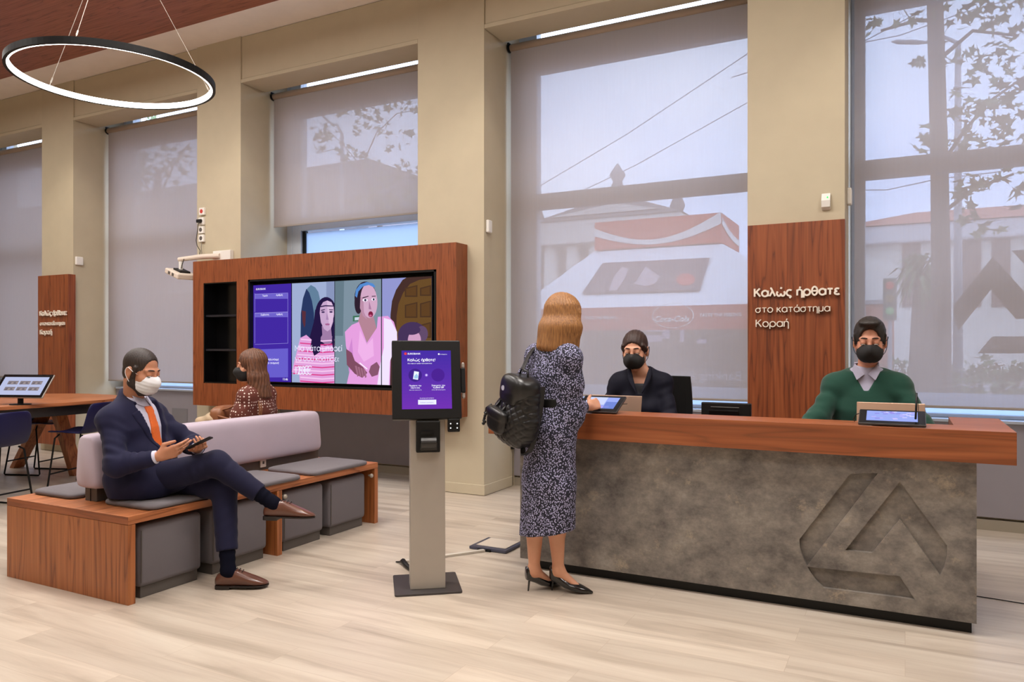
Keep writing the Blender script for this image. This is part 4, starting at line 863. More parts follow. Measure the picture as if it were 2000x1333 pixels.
PJ = thing('projector', 'white short throw projector on a wall arm left of wall unit', 'projector', tuple(at(353, 535, 6.0)), math.radians(-12))
R_ = Matrix.Rotation(math.radians(17), 4, 'Y')
bd = MB().box(-.15, .17, -.12, .12, -.035, .03, M=R_).build('body', mat('projector_white', (222, 208, 194), .5), PJ, world=False, bevel=.014)
for x in (-.06, .03): MB().box(x, x+.05, -.1215, -.119, -.022, .012, M=R_).build('vent_grille', darkgrey, bd, world=False)
MB().box(-.07, .10, -.06, .06, .03, .05, M=R_).build('mount_plate', blackp, PJ, world=False)
MB().tube([(0, 0, .045), (.0, 0, .14)], .022, 12).build('mount_post', whitep, PJ, world=False)
a0 = at(353, 507, 6.0); a1 = at(430, 500, 6.10); dv = (a1-a0); 
m = MB().tube([a0+Vector((-.03, 0, 0)), a0.lerp(a1, .55)+Vector((0, 0, .01)), a1], [.026, .03, .03], 10); m.build('wall_arm', mat('projector_white', (222, 208, 194), .5), PJ)
MB().box(a1.x-.12, a1.x+.16, 6.10, 6.149, 2.365, a1.z+.06).build('wall_plate', whitep, PJ, bevel=.005)
MB().tube([a0+Vector((.08, -.02, 0)), a0+Vector((.06, -.03, -.07)), a0+Vector((.03, -.02, -.11))], .004, 6).build('lead', blackp, PJ)
def sensor(label, X, Y, Z, face, led=None, w=.05, h=.12):
    t = thing('motion_detector', label, 'detector', (X, Y, Z))
    if face == 'X': MB().box(0, .035, -w/2, w/2, 0, h).build('casing', whitep, t, world=False, bevel=.012, seg=3)
    else:
        MB().add([Vector(p) for p in ((-w/2, 0, .0), (w/2, 0, .0), (w/2, 0, h), (-w/2, 0, h), (-w/2, -.04, .02), (w/2, -.04, .02), (w/2, -.05, h*.55), (-w/2, -.05, h*.55), (-w/2, -.02, h), (w/2, -.02, h))],
                 [(0, 1, 5, 4), (4, 5, 6, 7), (7, 6, 9, 8), (8, 9, 2, 3), (0, 4, 7, 8, 3), (1, 2, 9, 6, 5), (0, 3, 2, 1)]).build('casing', whitep, t, world=False, bevel=.003)
    if led: MB().tube([(.012, -.048, h*.72), (.012, -.036, h*.75)], .005, 8).build('status_light', emit_mat('green_led', led, 1.5), t, world=False)
    return t
sensor('small white detector with green light above the wooden sign', at(1613, 398, 6.12).x, 6.15, at(1613, 410, 6.12).z, 'Y', (60, 230, 110), .062, .125)
r_ = ray(952, 445); Z = (CP+r_*(-3.497/r_.x)); sensor('white rounded detector on the pillar reveal left of middle window', -3.497, Z.y, Z.z-.05, 'X', None, .075, .12)
r_ = ray(153, 511); Z = (CP+r_*(-9.712/r_.x)); sensor('white rounded detector on the pillar reveal above the high table', -9.712, Z.y, Z.z-.05, 'X', None, .10, .11)
r_ = ray(1656, 393); Z = (CP+r_*(-.40/r_.x)); sensor('white detector on pillar edge beside the right window blind', -.40, min(Z.y, 6.4), Z.z-.05, 'X', None, .08, .13)

# ================================================================== PENDANT RING
pd = thing('ring_pendant', 'large black ring pendant lamp with glowing inner band on thin cables', 'pendant lamp', (-5.675, 3.94, 3.54))
def ringband(r0, r1, z0, z1, n=96):
    m = MB(); rings = []
    for k in range(n+1):
        a = 2*PI*k/n; c, s = math.cos(a), math.sin(a); rings.append([Vector((-5.675+r*c, 3.94+r*s, z)) for r, z in ((r0, z0), (r1, z0), (r1, z1), (r0, z1))])
    return m.loft(rings, cap=False)
ringband(.735, .758, 3.555, 3.605).build('ring_housing', blackm, pd)
ringband(.720, .734, 3.557, 3.600).build('light_diffuser', emit_mat('warm_white_diffuser', (255, 250, 244), 10.0), pd)
apex = Vector((-5.675, 3.94, 4.885)); MB().lathe([(.06, 0), (.06, .014), (0, .015)], 20, Matrix.Translation(apex)).build('canopy', blackm, pd)
for px, py in ((87, 170), (408, 182), (150, 76)):
    q = on(px, py, 3.60); v = (q-Vector((-5.675, 3.94, 3.60))); v.z = 0; q = Vector((-5.675, 3.94, 3.602))+v.normalized()*.742
    MB().tube([q, apex], .0022, 5).build('suspension_cable', mat('steel_wire', (196, 188, 178), .4, .6), pd)
    MB().tube([q+(apex-q)*.02, q+(apex-q)*.05], .006, 8).build('cable_gripper', steel, pd)

# ================================================================== HIGH TABLE, CHAIRS, TABLET
zt_ = .85
tb = thing('meeting_table', 'large rounded wooden table with dark apron at the left edge', 'table', (-8.2, 4.0, 0))
def stadium(w, y0, y1, r, n=10): return [(-8.2+x, y) for x, y in rrect(-w, w, y0, y1, r, n)]
MB().prism([(x, y, zt_-.035) for x, y in stadium(.90, 2.2, 5.52, .78)], (0, 0, .035)).build('tabletop', woodY, tb, bevel=.004)
MB().prism([(x, y, zt_-.135) for x, y in stadium(.80, 2.35, 5.44, .70)], (0, 0, .10)).build('apron', mat('dark_bronze_apron', (48, 44, 42), .5), tb)
for y in (5.0, 2.7):
    for s in (-1, 1):
        a = Vector((-8.27+s*.10, y, zt_-.135)); b = Vector((-8.55+s*.56, y+(.1 if y > 4 else -.1), 0)); d = Vector((.052, 0, 0)); e = Vector((0, .06, 0))
        MB().add([a-d-e, a+d-e, a+d+e, a-d+e, b-d*.8-e, b+d*.8-e, b+d*.8+e, b-d*.8+e], [(0, 1, 5, 4), (1, 2, 6, 5), (2, 3, 7, 6), (3, 0, 4, 7), (0, 3, 2, 1), (4, 5, 6, 7)]).build('leg', woodZ, tb, bevel=.004)
def shell_chair(name, label):
    t = thing(name, label, 'chair', (0, 0, 0), 0, 'navy shell chairs around the table')
    # seat shell: a sheet swept from front lip to back top, local +Y is forward
    prof = [(.235, .535), (.20, .55), (.10, .545), (0, .535), (-.10, .532), (-.165, .545), (-.205, .59), (-.228, .66), (-.245, .74), (-.26, .82), (-.262, .845)]
    rings = []; n = 11
    for i, (y, z) in enumerate(prof):
        hw = (.185, .215, .225, .225, .225, .225, .225, .222, .215, .195, .15)[i]; row = []
        for k in range(n):
            s = -1+2*k/(n-1); up = .02*s*s if i < 5 else 0; fw = .045*s*s if i >= 5 else 0
            row.append(Vector((hw*s, y+fw, z+up)))
        rings.append(row)
    m = MB(); vs = [q for r in rings for q in r]; m.add(vs, [(i*n+k, i*n+k+1, (i+1)*n+k+1, (i+1)*n+k) for i in range(len(prof)-1) for k in range(n-1)])
    o = m.build('shell', navyp, t, world=False, smooth=True); sol = o.modifiers.new('thick', 'SOLIDIFY'); sol.thickness = .012; sb = o.modifiers.new('s', 'SUBSURF'); sb.levels = 1; sb.render_levels = 1
    for s in (-1, 1):
        x = s*.19
        MB().tube([(x*.8, .13, .535), (x, .15, .50), (x*1.12, .21, .02), (x*1.12, .20, .008), (x*1.12, -.20, .008), (x*1.12, -.21, .02), (x, -.13, .50), (x*.8, -.11, .528)], .0085, 8).build('sled_frame', blackm, t, world=False, smooth=True)
    MB().tube([(-.205, .19, .15), (.205, .19, .15)], .0075, 8).build('cross_bar', blackm, t, world=False)
    MB().tube([(-.205, -.19, .15), (.205, -.19, .15)], .0075, 8).build('cross_bar', blackm, t, world=False)
    return t
ch = shell_chair('shell_chair', 'navy shell chair with its back to the camera at left edge')
ch.location = (-6.95, 3.69, 0); ch.rotation_euler = (0, 0, math.radians(100))
c2 = copy_tree(ch); c2['label'] = 'navy shell chair seen from the side just behind the suited man'; c2.location = (-7.31, 4.72, 0); c2.rotation_euler = (0, 0, math.radians(112))
c3 = copy_tree(ch); c3['label'] = 'navy shell chair on the far side, mostly hidden by the table'; c3.location = (-8.55, 5.0, 0); c3.rotation_euler = (0, 0, math.radians(-70))
tp = thing('display_tablet', 'large tablet on a black stand showing six thumbnails on the table', 'tablet', tuple(on(40, 791, zt_)), math.radians(20))
MB().lathe([(.09, 0), (.09, .008), (.02, .012), (.02, .05)], 24).build('stand_base', blackm, tp, world=False)
MB().box(-.022, .022, -.01, .012, .008, .13).build('stand_neck', blackm, tp, world=False)
TM = Matrix.Translation((0, -.055, .07)) @ Matrix.Rotation(math.radians(-38), 4, 'X')
bz = MB().box(-.265, .265, 0, .018, 0, .27, M=TM).build('casing', mat('silver_tablet_edge', (190, 180, 168), .35, .6), tp, world=False, bevel=.012)
MB().box(-.26, .26, -.002, 0, .005, .265, M=TM).build('bezel', blackg, bz, world=False)
m = MB(); tpq = lambda u, v, k: TM @ Vector((-.232+.464*u, -.0026-.0003*k, .03+.205*v))
m.add([tpq(*p, 0) for p in ((0, 0), (1, 0), (1, 1), (0, 1))], [(0, 1, 2, 3)], 0, lin((176, 182, 214)))
for r in range(2):
    for c in range(3):
        u, v = .13+.27*c, .58-.34*r; m.add([tpq(*p, 1) for p in ((u, v), (u+.23, v), (u+.23, v+.20), (u, v+.20))], [(0, 1, 2, 3)], 0, lin((128, 118, 122)))
        for k in range(4): a = u+.02+.05*k; m.add([tpq(*p, 2) for p in ((a, v+.03*k), (a+.07, v+.04), (a+.05, v+.14), (a+.01, v+.1))], [(0, 1, 2, 3)], 0, lin(((104, 96, 104), (150, 138, 138))[k % 2]))
m.build('screen', screenm, bz, world=False, colors=True, recalc=False)
# ================================================================== PEOPLE: smooth solid fields turned into one continuous surface
def V3(*a): return np.array(a, np.float32)
def npv(v): return np.array(v, np.float32)
class Field:
    def __init__(s, lo, hi, h):
        s.lo = npv(lo); s.h = h; s.n = np.ceil((npv(hi)-s.lo)/h).astype(int)+1
        s.v = np.full(tuple(s.n), .08, np.float32)
    def like(s): o = Field.__new__(Field); o.lo, o.h, o.n = s.lo, s.h, s.n; o.v = s.v.copy(); return o
    def blk(s, lo, hi):
        a = np.clip(np.floor((npv(lo)-s.lo)/s.h).astype(int), 0, s.n-1); b = np.clip(np.ceil((npv(hi)-s.lo)/s.h).astype(int)+1, 1, s.n)
        sl = tuple(slice(i, max(i+1, j)) for i, j in zip(a, b))
        ax = [s.lo[i]+s.h*np.arange(sl[i].start, sl[i].stop, dtype=np.float32) for i in range(3)]
        return sl, ax[0][:, None, None], ax[1][None, :, None], ax[2][None, None, :]
    def all(s): return s.blk(s.lo, s.lo+s.h*(s.n-1))
    def put(s, sl, d, k, op='u'):
        a = s.v[sl]
        if op == 'u':
            if k > 0: hh = np.maximum(k-np.abs(a-d), 0)/k; s.v[sl] = np.minimum(a, d)-hh*hh*k*.25
            else: s.v[sl] = np.minimum(a, d)
        else:                                             # subtract
            d = -d
            if k > 0: hh = np.maximum(k-np.abs(a-d), 0)/k; s.v[sl] = np.maximum(a, d)+hh*hh*k*.25
            else: s.v[sl] = np.maximum(a, d)
    def cone(s, a, b, ra, rb, k=.02, flat=None, wr=None, op='u'):
        a, b = npv(a), npv(b); m = max(ra, rb)+k+3*s.h+.01; sl, X, Y, Z = s.blk(np.minimum(a, b)-m, np.maximum(a, b)+m)
        ba = b-a; L2 = max(float(ba@ba), 1e-9); x, y, z = X-a[0], Y-a[1], Z-a[2]
        t0 = (x*ba[0]+y*ba[1]+z*ba[2])/L2; t = np.clip(t0, 0, 1); qx, qy, qz = x-t*ba[0], y-t*ba[1], z-t*ba[2]
        q2 = qx*qx+qy*qy+qz*qz
        if flat is not None: n = npv(flat[0]); n = n/np.linalg.norm(n); qn = qx*n[0]+qy*n[1]+qz*n[2]; q2 = q2+qn*qn*(1/flat[1]**2-1)
        d = np.sqrt(q2)-(ra+(rb-ra)*t)
        if flat is not None and flat[1] < 1: d = d*(.5+.5*flat[1])
        if wr is not None:
            am, fr, ph = wr; L = math.sqrt(L2); d = d+am*np.sin(fr*t*L+ph+3.0*np.sin(17*(X+.7*Y)+ph))*np.sin(9*(Y-X)+2*ph+5*Z)
        s.put(sl, d, k, op); return s
    def ell(s, c, r, R=None, k=.02, op='u', p=2.0):
        c = npv(c); r = npv(r); m = max(r)+k+3*s.h+.01; sl, X, Y, Z = s.blk(c-m, c+m); x, y, z = X-c[0], Y-c[1], Z-c[2]
        if R is not None: R = np.array(R, np.float32); x, y, z = R[0, 0]*x+R[1, 0]*y+R[2, 0]*z, R[0, 1]*x+R[1, 1]*y+R[2, 1]*z, R[0, 2]*x+R[1, 2]*y+R[2, 2]*z
        if p == 2.0:
            u, v, w_ = x/r[0], y/r[1], z/r[2]; k0 = np.sqrt(u*u+v*v+w_*w_); k1 = np.sqrt((u/r[0])**2+(v/r[1])**2+(w_/r[2])**2)+1e-6
            d = k0*(k0-1)/k1
        else: d = ((np.abs(x/r[0])**p+np.abs(y/r[1])**p+np.abs(z/r[2])**p)**(1/p)-1)*min(r)
        s.put(sl, d, k, op); return s
    def plane(s, pt, n, k=0):                              # keep the side the normal points away from
        pt = npv(pt); n = npv(n); n = n/np.linalg.norm(n); sl, X, Y, Z = s.all()
        d = (X-pt[0])*n[0]+(Y-pt[1])*n[1]+(Z-pt[2])*n[2]; s.v = np.maximum(s.v, d.astype(np.float32)); return s
    def mesh(s):
        v = s.v.copy(); v[0] = v[-1] = .08; v[:, 0] = v[:, -1] = .08; v[:, :, 0] = v[:, :, -1] = .08
        neg = v < 0; n = v.shape; cnt = np.zeros((n[0]-1, n[1]-1, n[2]-1), np.uint8)
        for i in (0, 1):
            for j in (0, 1):
                for k in (0, 1): cnt += neg[i:n[0]-1+i, j:n[1]-1+j, k:n[2]-1+k]
        act = np.argwhere((cnt > 0) & (cnt < 8)); idx = np.full(cnt.shape, -1, np.int64); idx[tuple(act.T)] = np.arange(len(act))
        acc = np.zeros((len(act), 3)); num = np.zeros(len(act)); cs = [(i, j, k) for i in (0, 1) for j in (0, 1) for k in (0, 1)]
        val = {c: v[act[:, 0]+c[0], act[:, 1]+c[1], act[:, 2]+c[2]] for c in cs}
        for c in cs:
            for ax in range(3):
                if c[ax]: continue
                e = list(c); e[ax] = 1; e = tuple(e); a, b = val[c], val[e]; m = (a < 0) != (b < 0)
                t = np.where(m, a/np.where(m, a-b, 1), 0); p = np.zeros((len(act), 3)); p += c; p[:, ax] += t; acc += p*m[:, None]; num += m
        P = s.lo+(act+acc/num[:, None])*s.h; F = []
        for ax in range(3):
            o1, o2 = [(1, 2), (2, 0), (0, 1)][ax]; sl0 = [slice(None)]*3; sl1 = [slice(None)]*3; sl0[ax] = slice(0, n[ax]-1); sl1[ax] = slice(1, n[ax])
            A, B = neg[tuple(sl0)], neg[tuple(sl1)]
            for sgn, m in ((0, A & ~B), (1, ~A & B)):
                q = np.argwhere(m); q = q[(q[:, o1] > 0) & (q[:, o2] > 0)]
                def ix(d1, d2): w_ = q.copy(); w_[:, o1] -= d1; w_[:, o2] -= d2; return idx[tuple(w_.T)]
                f = np.stack([ix(1, 1), ix(0, 1), ix(0, 0), ix(1, 0)], 1)
                F.append(f if sgn == 0 else f[:, ::-1])
        return P, np.concatenate(F)
    def build(s, name, m, root=None, smooth_it=0):
        P, F = s.mesh(); me = bpy.data.meshes.new(name)
        me.vertices.add(len(P)); me.vertices.foreach_set('co', P.astype(np.float32).ravel()); me.loops.add(F.size); me.loops.foreach_set('vertex_index', F.ravel().astype(np.int32))
        me.polygons.add(len(F)); me.polygons.foreach_set('loop_start', np.arange(0, F.size, 4, dtype=np.int32)); me.update(calc_edges=True); me.validate()
        me.materials.append(m); o = link(name, me, root, smooth=True)
        if smooth_it: q = o.modifiers.new('sm', 'SMOOTH'); q.factor = .5; q.iterations = smooth_it
        return o
def frame(f, pitch=0, roll=0):
    """axes of a head or torso: x = its own right, y = forward, z = up"""
    f = Vector((f[0], f[1], 0)).normalized(); x = Vector((f.y, -f.x, 0)); z = Vector((0, 0, 1))
    M = Matrix((x, f, z)).transposed(); return M @ Matrix.Rotation(pitch, 3, 'X') @ Matrix.Rotation(roll, 3, 'Y')
SKIN = {}
def skin(name, rgb):
    m = mat('skin_'+name, rgb, .55, vary=.05, vscale=30); b = m.node_tree.nodes['Principled BSDF']
    b.inputs['Subsurface Weight'].default_value = .12; b.inputs['Subsurface Radius'].default_value = (.012, .005, .003); return m
def head_into(F, H, R, sc=1.0, fem=False):
    L = lambda x, y, z: Vector(H)+R @ (Vector((x, y, z))*sc); Rn = np.array(R)
    E = lambda c, r, k=.02, op='u': F.ell(L(*c), [q*sc for q in r], Rn, k*sc, op)
    C_ = lambda a, b, ra, rb, k=.02: F.cone(L(*a), L(*b), ra*sc, rb*sc, k*sc)
    E((0, -.014, .036), (.075, .095, .085)); E((0, .026, -.03), (.058, .066, .085), .03)
    j = .88 if fem else 1.0
    for s in (-1, 1):
        C_((s*.052*j, .0, -.052), (s*.020*j, .064, -.094), .022, .019, .025); E((s*.038, .060, -.026), (.026, .028, .028), .02)
        E((s*.031, .108, .014), (.018, .013, .010), .012, 's'); E((s*.031, .082, .0105), (.0165, .0148, .0138), .004)
        C_((s*.012, .084, .030), (s*.045, .072, .029), .013, .010, .012)
        E((s*.079, -.010, -.004), (.009, .021, .032), .006); E((s*.088, -.004, -.002), (.006, .011, .019), .004, 's'); C_((s*.078, -.004, -.03), (s*.076, -.002, -.036), .009, .008, .006)
        E((s*.013, .104, -.030), (.009, .010, .008), .006)
    E((0, .074, -.099), (.022, .020, .018), .025); C_((0, .092, .018), (0, .114, -.024), .0085, .0125, .012)
    E((0, .094, -.058), (.024, .011, .0065), .006); E((0, .092, -.068), (.021, .011, .0065), .006)
    return L
def face_bits(root, L, sk, hairm, iris=(70, 50, 36), sc=1.0, open_=.3):
    eyew = mat('eye_white', (226, 220, 214), .25); dark = mat('eyelash_dark', (28, 20, 18), .6); irm = mat('iris_%d' % iris[0], iris, .2)
    for s in (-1, 1):
        m = MB(); c = (s*.031, .0830, .0050); r = .0127
        rings = []
        for i in range(9):
            a = PI*i/8; rings.append([L(c[0]+r*math.sin(a)*math.cos(2*PI*k/14), c[1]+r*math.cos(a), c[2]+r*math.sin(a)*math.sin(2*PI*k/14)) for k in range(14)])
        m.loft(rings, 0); 
        m.add([L(c[0]+.0055*math.cos(2*PI*k/14), c[1]+.0122, c[2]-.006+.0055*math.sin(2*PI*k/14)) for k in range(14)], [tuple(range(14))], 1)
        m.build('eye', [eyew, irm], root, smooth=True)
        MB().tube([L(s*(.031+.0165*u), .0985-.010*abs(u)**1.7, .0015-.0035*(1-u*u)) for u in (-1, -.6, -.2, .2, .6, 1)], .0014*sc, 6).build('eyelash', dark, root, smooth=True)
        MB().tube([L(s*x, y, z) for x, y, z in ((.012, .0955, .036), (.024, .0945, .0385), (.038, .087, .0375), (.050, .073, .029))], [.0025*sc, .0036*sc, .0032*sc, .0016*sc], 8).build('eyebrow', hairm, root, smooth=True)
def mask_part(root, L, H, R, kind, m, sc=1.0, h=.003, loopm=None):
    c = L(0, .05, -.05); F = Field(c-Vector((.12,)*3), c+Vector((.12,)*3), h); Rn = np.array(R)
    if kind == 'keel':
        for s in (-1, 1): F.ell(L(s*.014, .046, -.052), [q*sc for q in (.054, .084, .058)], Rn, .006)
        F.cone(L(0, .126, -.012), L(0, .106, -.090), .006*sc, .006*sc, .02)
    else: F.ell(L(0, .050, -.056), [q*sc for q in (.061, .074, .057)], Rn, .01, p=2.6); F.ell(L(0, .07, -.03), [q*sc for q in (.052, .060, .036)], Rn, .02)
    if kind == 'pleat':
        sl, X, Y, Z = F.all(); z = (X-H[0])*Rn[0, 2]+(Y-H[1])*Rn[1, 2]+(Z-H[2])*Rn[2, 2]; F.v = F.v+(.0005*np.sin(z/sc*330)).astype(np.float32)
    F.plane(L(0, .030, -.03), -(R @ Vector((0, 1, .22)))); F.cone(L(0, .090, .004), L(0, .120, -.030), .016*sc, .019*sc, .03); F.plane(L(0, .06, -.006), R @ Vector((0, -.22, 1))); F.plane(L(0, 0, -.112), -(R @ Vector((0, .25, 1))))
    o = F.build('face_mask', m, root)
    for s in (-1, 1):
        MB().tube([L(s*.056, .040, -.006), L(s*.090, .022, .008), L(s*.094, .0, .022), L(s*.090, -.018, .024), L(s*.090, -.030, .0), L(s*.088, -.016, -.028), L(s*.086, .0, -.040), L(s*.078, .022, -.066), L(s*.050, .040, -.086)], .0020*sc, 6).build('ear_loop', loopm or m, o, smooth=True, sub=1)
    return o
def hand_into(F, wrist, f, n, thumb, curls=(25, 30, 32, 36), sc=1.0, thumb_dir=None, spread=1.0):
    """five fingers: f = towards the fingertips, n = the way the palm faces, thumb = the side the thumb leaves"""
    W = Vector(wrist); f = Vector(f).normalized(); n = Vector(n); n = (n-f*n.dot(f)).normalized(); s = Vector(thumb); s = (s-f*s.dot(f)-n*s.dot(n)).normalized()
    side = (.029, .010, -.010, -.027); base = (.086, .090, .085, .076); ph = ((.041, .025, .020), (.046, .029, .021), (.042, .027, .020), (.033, .020, .018)); rad = (.0088, .0090, .0084, .0074)
    for i in range(4):
        kn = W+(f*base[i]+s*side[i])*sc; F.cone(W+s*side[i]*.55*sc+f*.012*sc, kn, .0165*sc, .0120*sc, .012*sc, flat=(n, .82))
    for i in range(4):
        kn = W+(f*base[i]+s*side[i])*sc; p = kn; a = 0
        for j in range(3):
            a += math.radians(curls[i]*(1, 1.25, .8)[j]); d = f*math.cos(a)+n*math.sin(a)+s*side[i]*1.2*spread*(1 if j == 0 else .3); d.normalize(); q = p+d*ph[i][j]*sc
            F.cone(p, q, rad[i]*sc*(1-.08*j), rad[i]*sc*(1-.08*(j+1)), .004 if j == 0 else .002); p = q
    td = Vector(thumb_dir).normalized() if thumb_dir is not None else (s*.62+f*.62+n*.45).normalized()
    p = W+(s*.020+f*.018+n*.004)*sc; q = p+((s*.75+f*.6+n*.25).normalized())*.042*sc; F.cone(p, q, .0155*sc, .0120*sc, .014*sc)
    r_ = q+td*.032*sc; F.cone(q, r_, .0112*sc, .0098*sc, .004); e = r_+(td+f*.25).normalized()*.025*sc; F.cone(r_, e, .0098*sc, .0078*sc, .003)
    return W+f*.05*sc
def limb(F, pts, rs, k=.02, wr=None, flat=None):
    for i in range(len(pts)-1): F.cone(pts[i], pts[i+1], rs[i], rs[i+1], k, wr=(wr[0], wr[1], wr[2]+i) if wr else None, flat=flat)
def torso_into(F, pel, chest, neck, shL, shR, fwd, off=0, w=1.0, k=.04, belly=0, bust=0):
    pel, chest, neck, shL, shR, fwd = map(Vector, (pel, chest, neck, shL, shR, fwd)); fl = (fwd, .70)
    F.cone(pel, pel.lerp(chest, .5), .158*w+off, .145*w+off, k, flat=fl); F.cone(pel.lerp(chest, .5), chest, .145*w+off, .162*w+off, k, flat=fl)
    up = (neck-chest)*.35; F.cone(chest, chest+up, .162*w+off, .13*w+off, k, flat=fl)
    F.cone(shL, shR, .050*w+off, .050*w+off, .05); 
    for s in (shL, shR): F.cone(neck, s.lerp(neck, .12), .052*w+off, .056*w+off, .05); F.cone(chest+(s-chest)*.35, s, .09*w+off, .052*w+off, .05, flat=(fwd, .8))
    if belly: F.ell(pel.lerp(chest, .35)+fwd*.05, (.10*w+off,)*3, None, .06)
    if bust:
        sd = (shR-shL).normalized()
        for s in (-1, 1): F.ell(chest+fwd*.075+sd*s*.07-Vector((0, 0, .03)), (.058+off,)*3, None, .05)
def shoe_part(root, heel, toe, upv, m_up, m_sole, L=.295, rise=0, wsc=1.0, laces=True):
    heel, toe = Vector(heel), Vector(toe); f = (toe-heel).normalized(); u = Vector(upv); u = (u-f*u.dot(f)).normalized(); s = f.cross(u)
    st = [(0, .018, .012, .050), (.012, .030, .008, .072), (.045, .036, .004, .088), (.085, .036, .003, .098), (.12, .037, .003, .097), (.15, .041, .003, .084), (.19, .046, .003, .066), (.225, .046, .003, .052), (.26, .039, .007, .036), (.282, .025, .009, .027), (.295, .008, .012, .018)]
    g = L/.295; rings = []; N = 20
    for y, w_, z0, z1 in st:
        ring = []
        for k in range(N):
            a = 2*PI*k/N; c, q = math.cos(a), math.sin(a); e = .75
            ring.append(heel+f*y*g+s*(w_*wsc*math.copysign(abs(c)**e, c)*(1-.18*max(0, q)))*g+u*((z0+z1)/2+(z1-z0)/2*math.copysign(abs(q)**e, q)+.009)*g)
        rings.append(ring)
    o = MB().loft(rings).build('shoe', m_up, root, smooth=True)
    so = MB(); lo = [(heel+f*y*g+s*w_*1.06*wsc*g+u*.014*g) for y, w_, a, b in st]+[(heel+f*y*g-s*w_*1.06*wsc*g+u*.014*g) for y, w_, a, b in st[::-1]]
    so.prism([p+u*.004*g for p in lo], -u*.008*g); hl = [heel+f*y*g+s*w_*1.04*wsc*q*g+u*.010*g for q in (1,) for y, w_, a, b in st[:4]]+[heel+f*y*g-s*w_*1.04*wsc*g+u*.010*g for y, w_, a, b in st[:4][::-1]]
    so.prism(hl, -u*.014*g); so.build('shoe_sole', m_sole, o)
    if laces:
        for i in range(4):
            y = .100+.017*i; z = (.108, .109, .105, .097)[i]; MB().tube([heel+f*y*g+s*.020*g+u*(z-.004)*g, heel+f*(y+.004)*g+u*(z+.004)*g, heel+f*y*g-s*.020*g+u*(z-.004)*g], .0022*g, 6).build('lace', m_sole, o, smooth=True)
    return o
def hair_mat(name, c1, c2, scale=(260, 260, 14)):
    m = bpy.data.materials.new(name); m.use_nodes = True; t = m.node_tree; b = t.nodes['Principled BSDF']
    co = nd(t, 'ShaderNodeTexCoord'); mp = nd(t, 'ShaderNodeMapping'); mp.inputs['Scale'].default_value = scale
    n = nd(t, 'ShaderNodeTexNoise', Scale=1, Detail=4); t.links.new(co.outputs['Object'], mp.inputs['Vector']); t.links.new(mp.outputs['Vector'], n.inputs['Vector'])
    r = ramp_node(t, [(.3, lin(c1)), (.7, lin(c2))]); t.links.new(n.outputs['Fac'], r.inputs['Fac']); t.links.new(r.outputs['Color'], b.inputs['Base Color'])
    b.inputs['Roughness'].default_value = .55; bp = nd(t, 'ShaderNodeBump', Strength=.5); bp.inputs['Distance'].default_value = .004
    t.links.new(n.outputs['Fac'], bp.inputs['Height']); t.links.new(bp.outputs['Normal'], b.inputs['Normal']); return m
def spot_mat(name, base, spot, scale, thr, rnd=1.0, rough=.8, squash=(1, 1, 1)):
    m = bpy.data.materials.new(name); m.use_nodes = True; t = m.node_tree; b = t.nodes['Principled BSDF']
    co = nd(t, 'ShaderNodeTexCoord'); mp = nd(t, 'ShaderNodeMapping'); mp.inputs['Scale'].default_value = squash; v = nd(t, 'ShaderNodeTexVoronoi', Scale=scale, Randomness=rnd)
    t.links.new(co.outputs['Object'], mp.inputs['Vector']); t.links.new(mp.outputs['Vector'], v.inputs['Vector'])
    r = ramp_node(t, [(thr, lin(spot)), (thr+.06, lin(base))]); t.links.new(v.outputs['Distance'], r.inputs['Fac']); t.links.new(r.outputs['Color'], b.inputs['Base Color']); b.inputs['Roughness'].default_value = rough
    return m
navy = mat('navy_wool_suit', (27, 27, 54), .8, spec=.18, bump=.06, bscale=700, sheen=.05)
navyt = mat('navy_suit_trousers', (25, 25, 50), .8, spec=.18, bump=.06, bscale=700, sheen=.05)
lshirt = mat('pale_lilac_shirt', (196, 194, 214), .75); sockm = mat('navy_ribbed_sock', (11, 12, 26), .9, spec=.1)
brownl = mat('brown_shoe_leather', (92, 54, 40), .28, coat=.4, vary=.15); solem = mat('dark_shoe_sole', (30, 22, 20), .5)
dkhair = hair_mat('dark_brown_hair', (22, 15, 12), (52, 36, 28)); maskw = mat('white_face_mask', (226, 226, 230), .8); maskb = mat('black_face_mask', (22, 21, 22), .75)

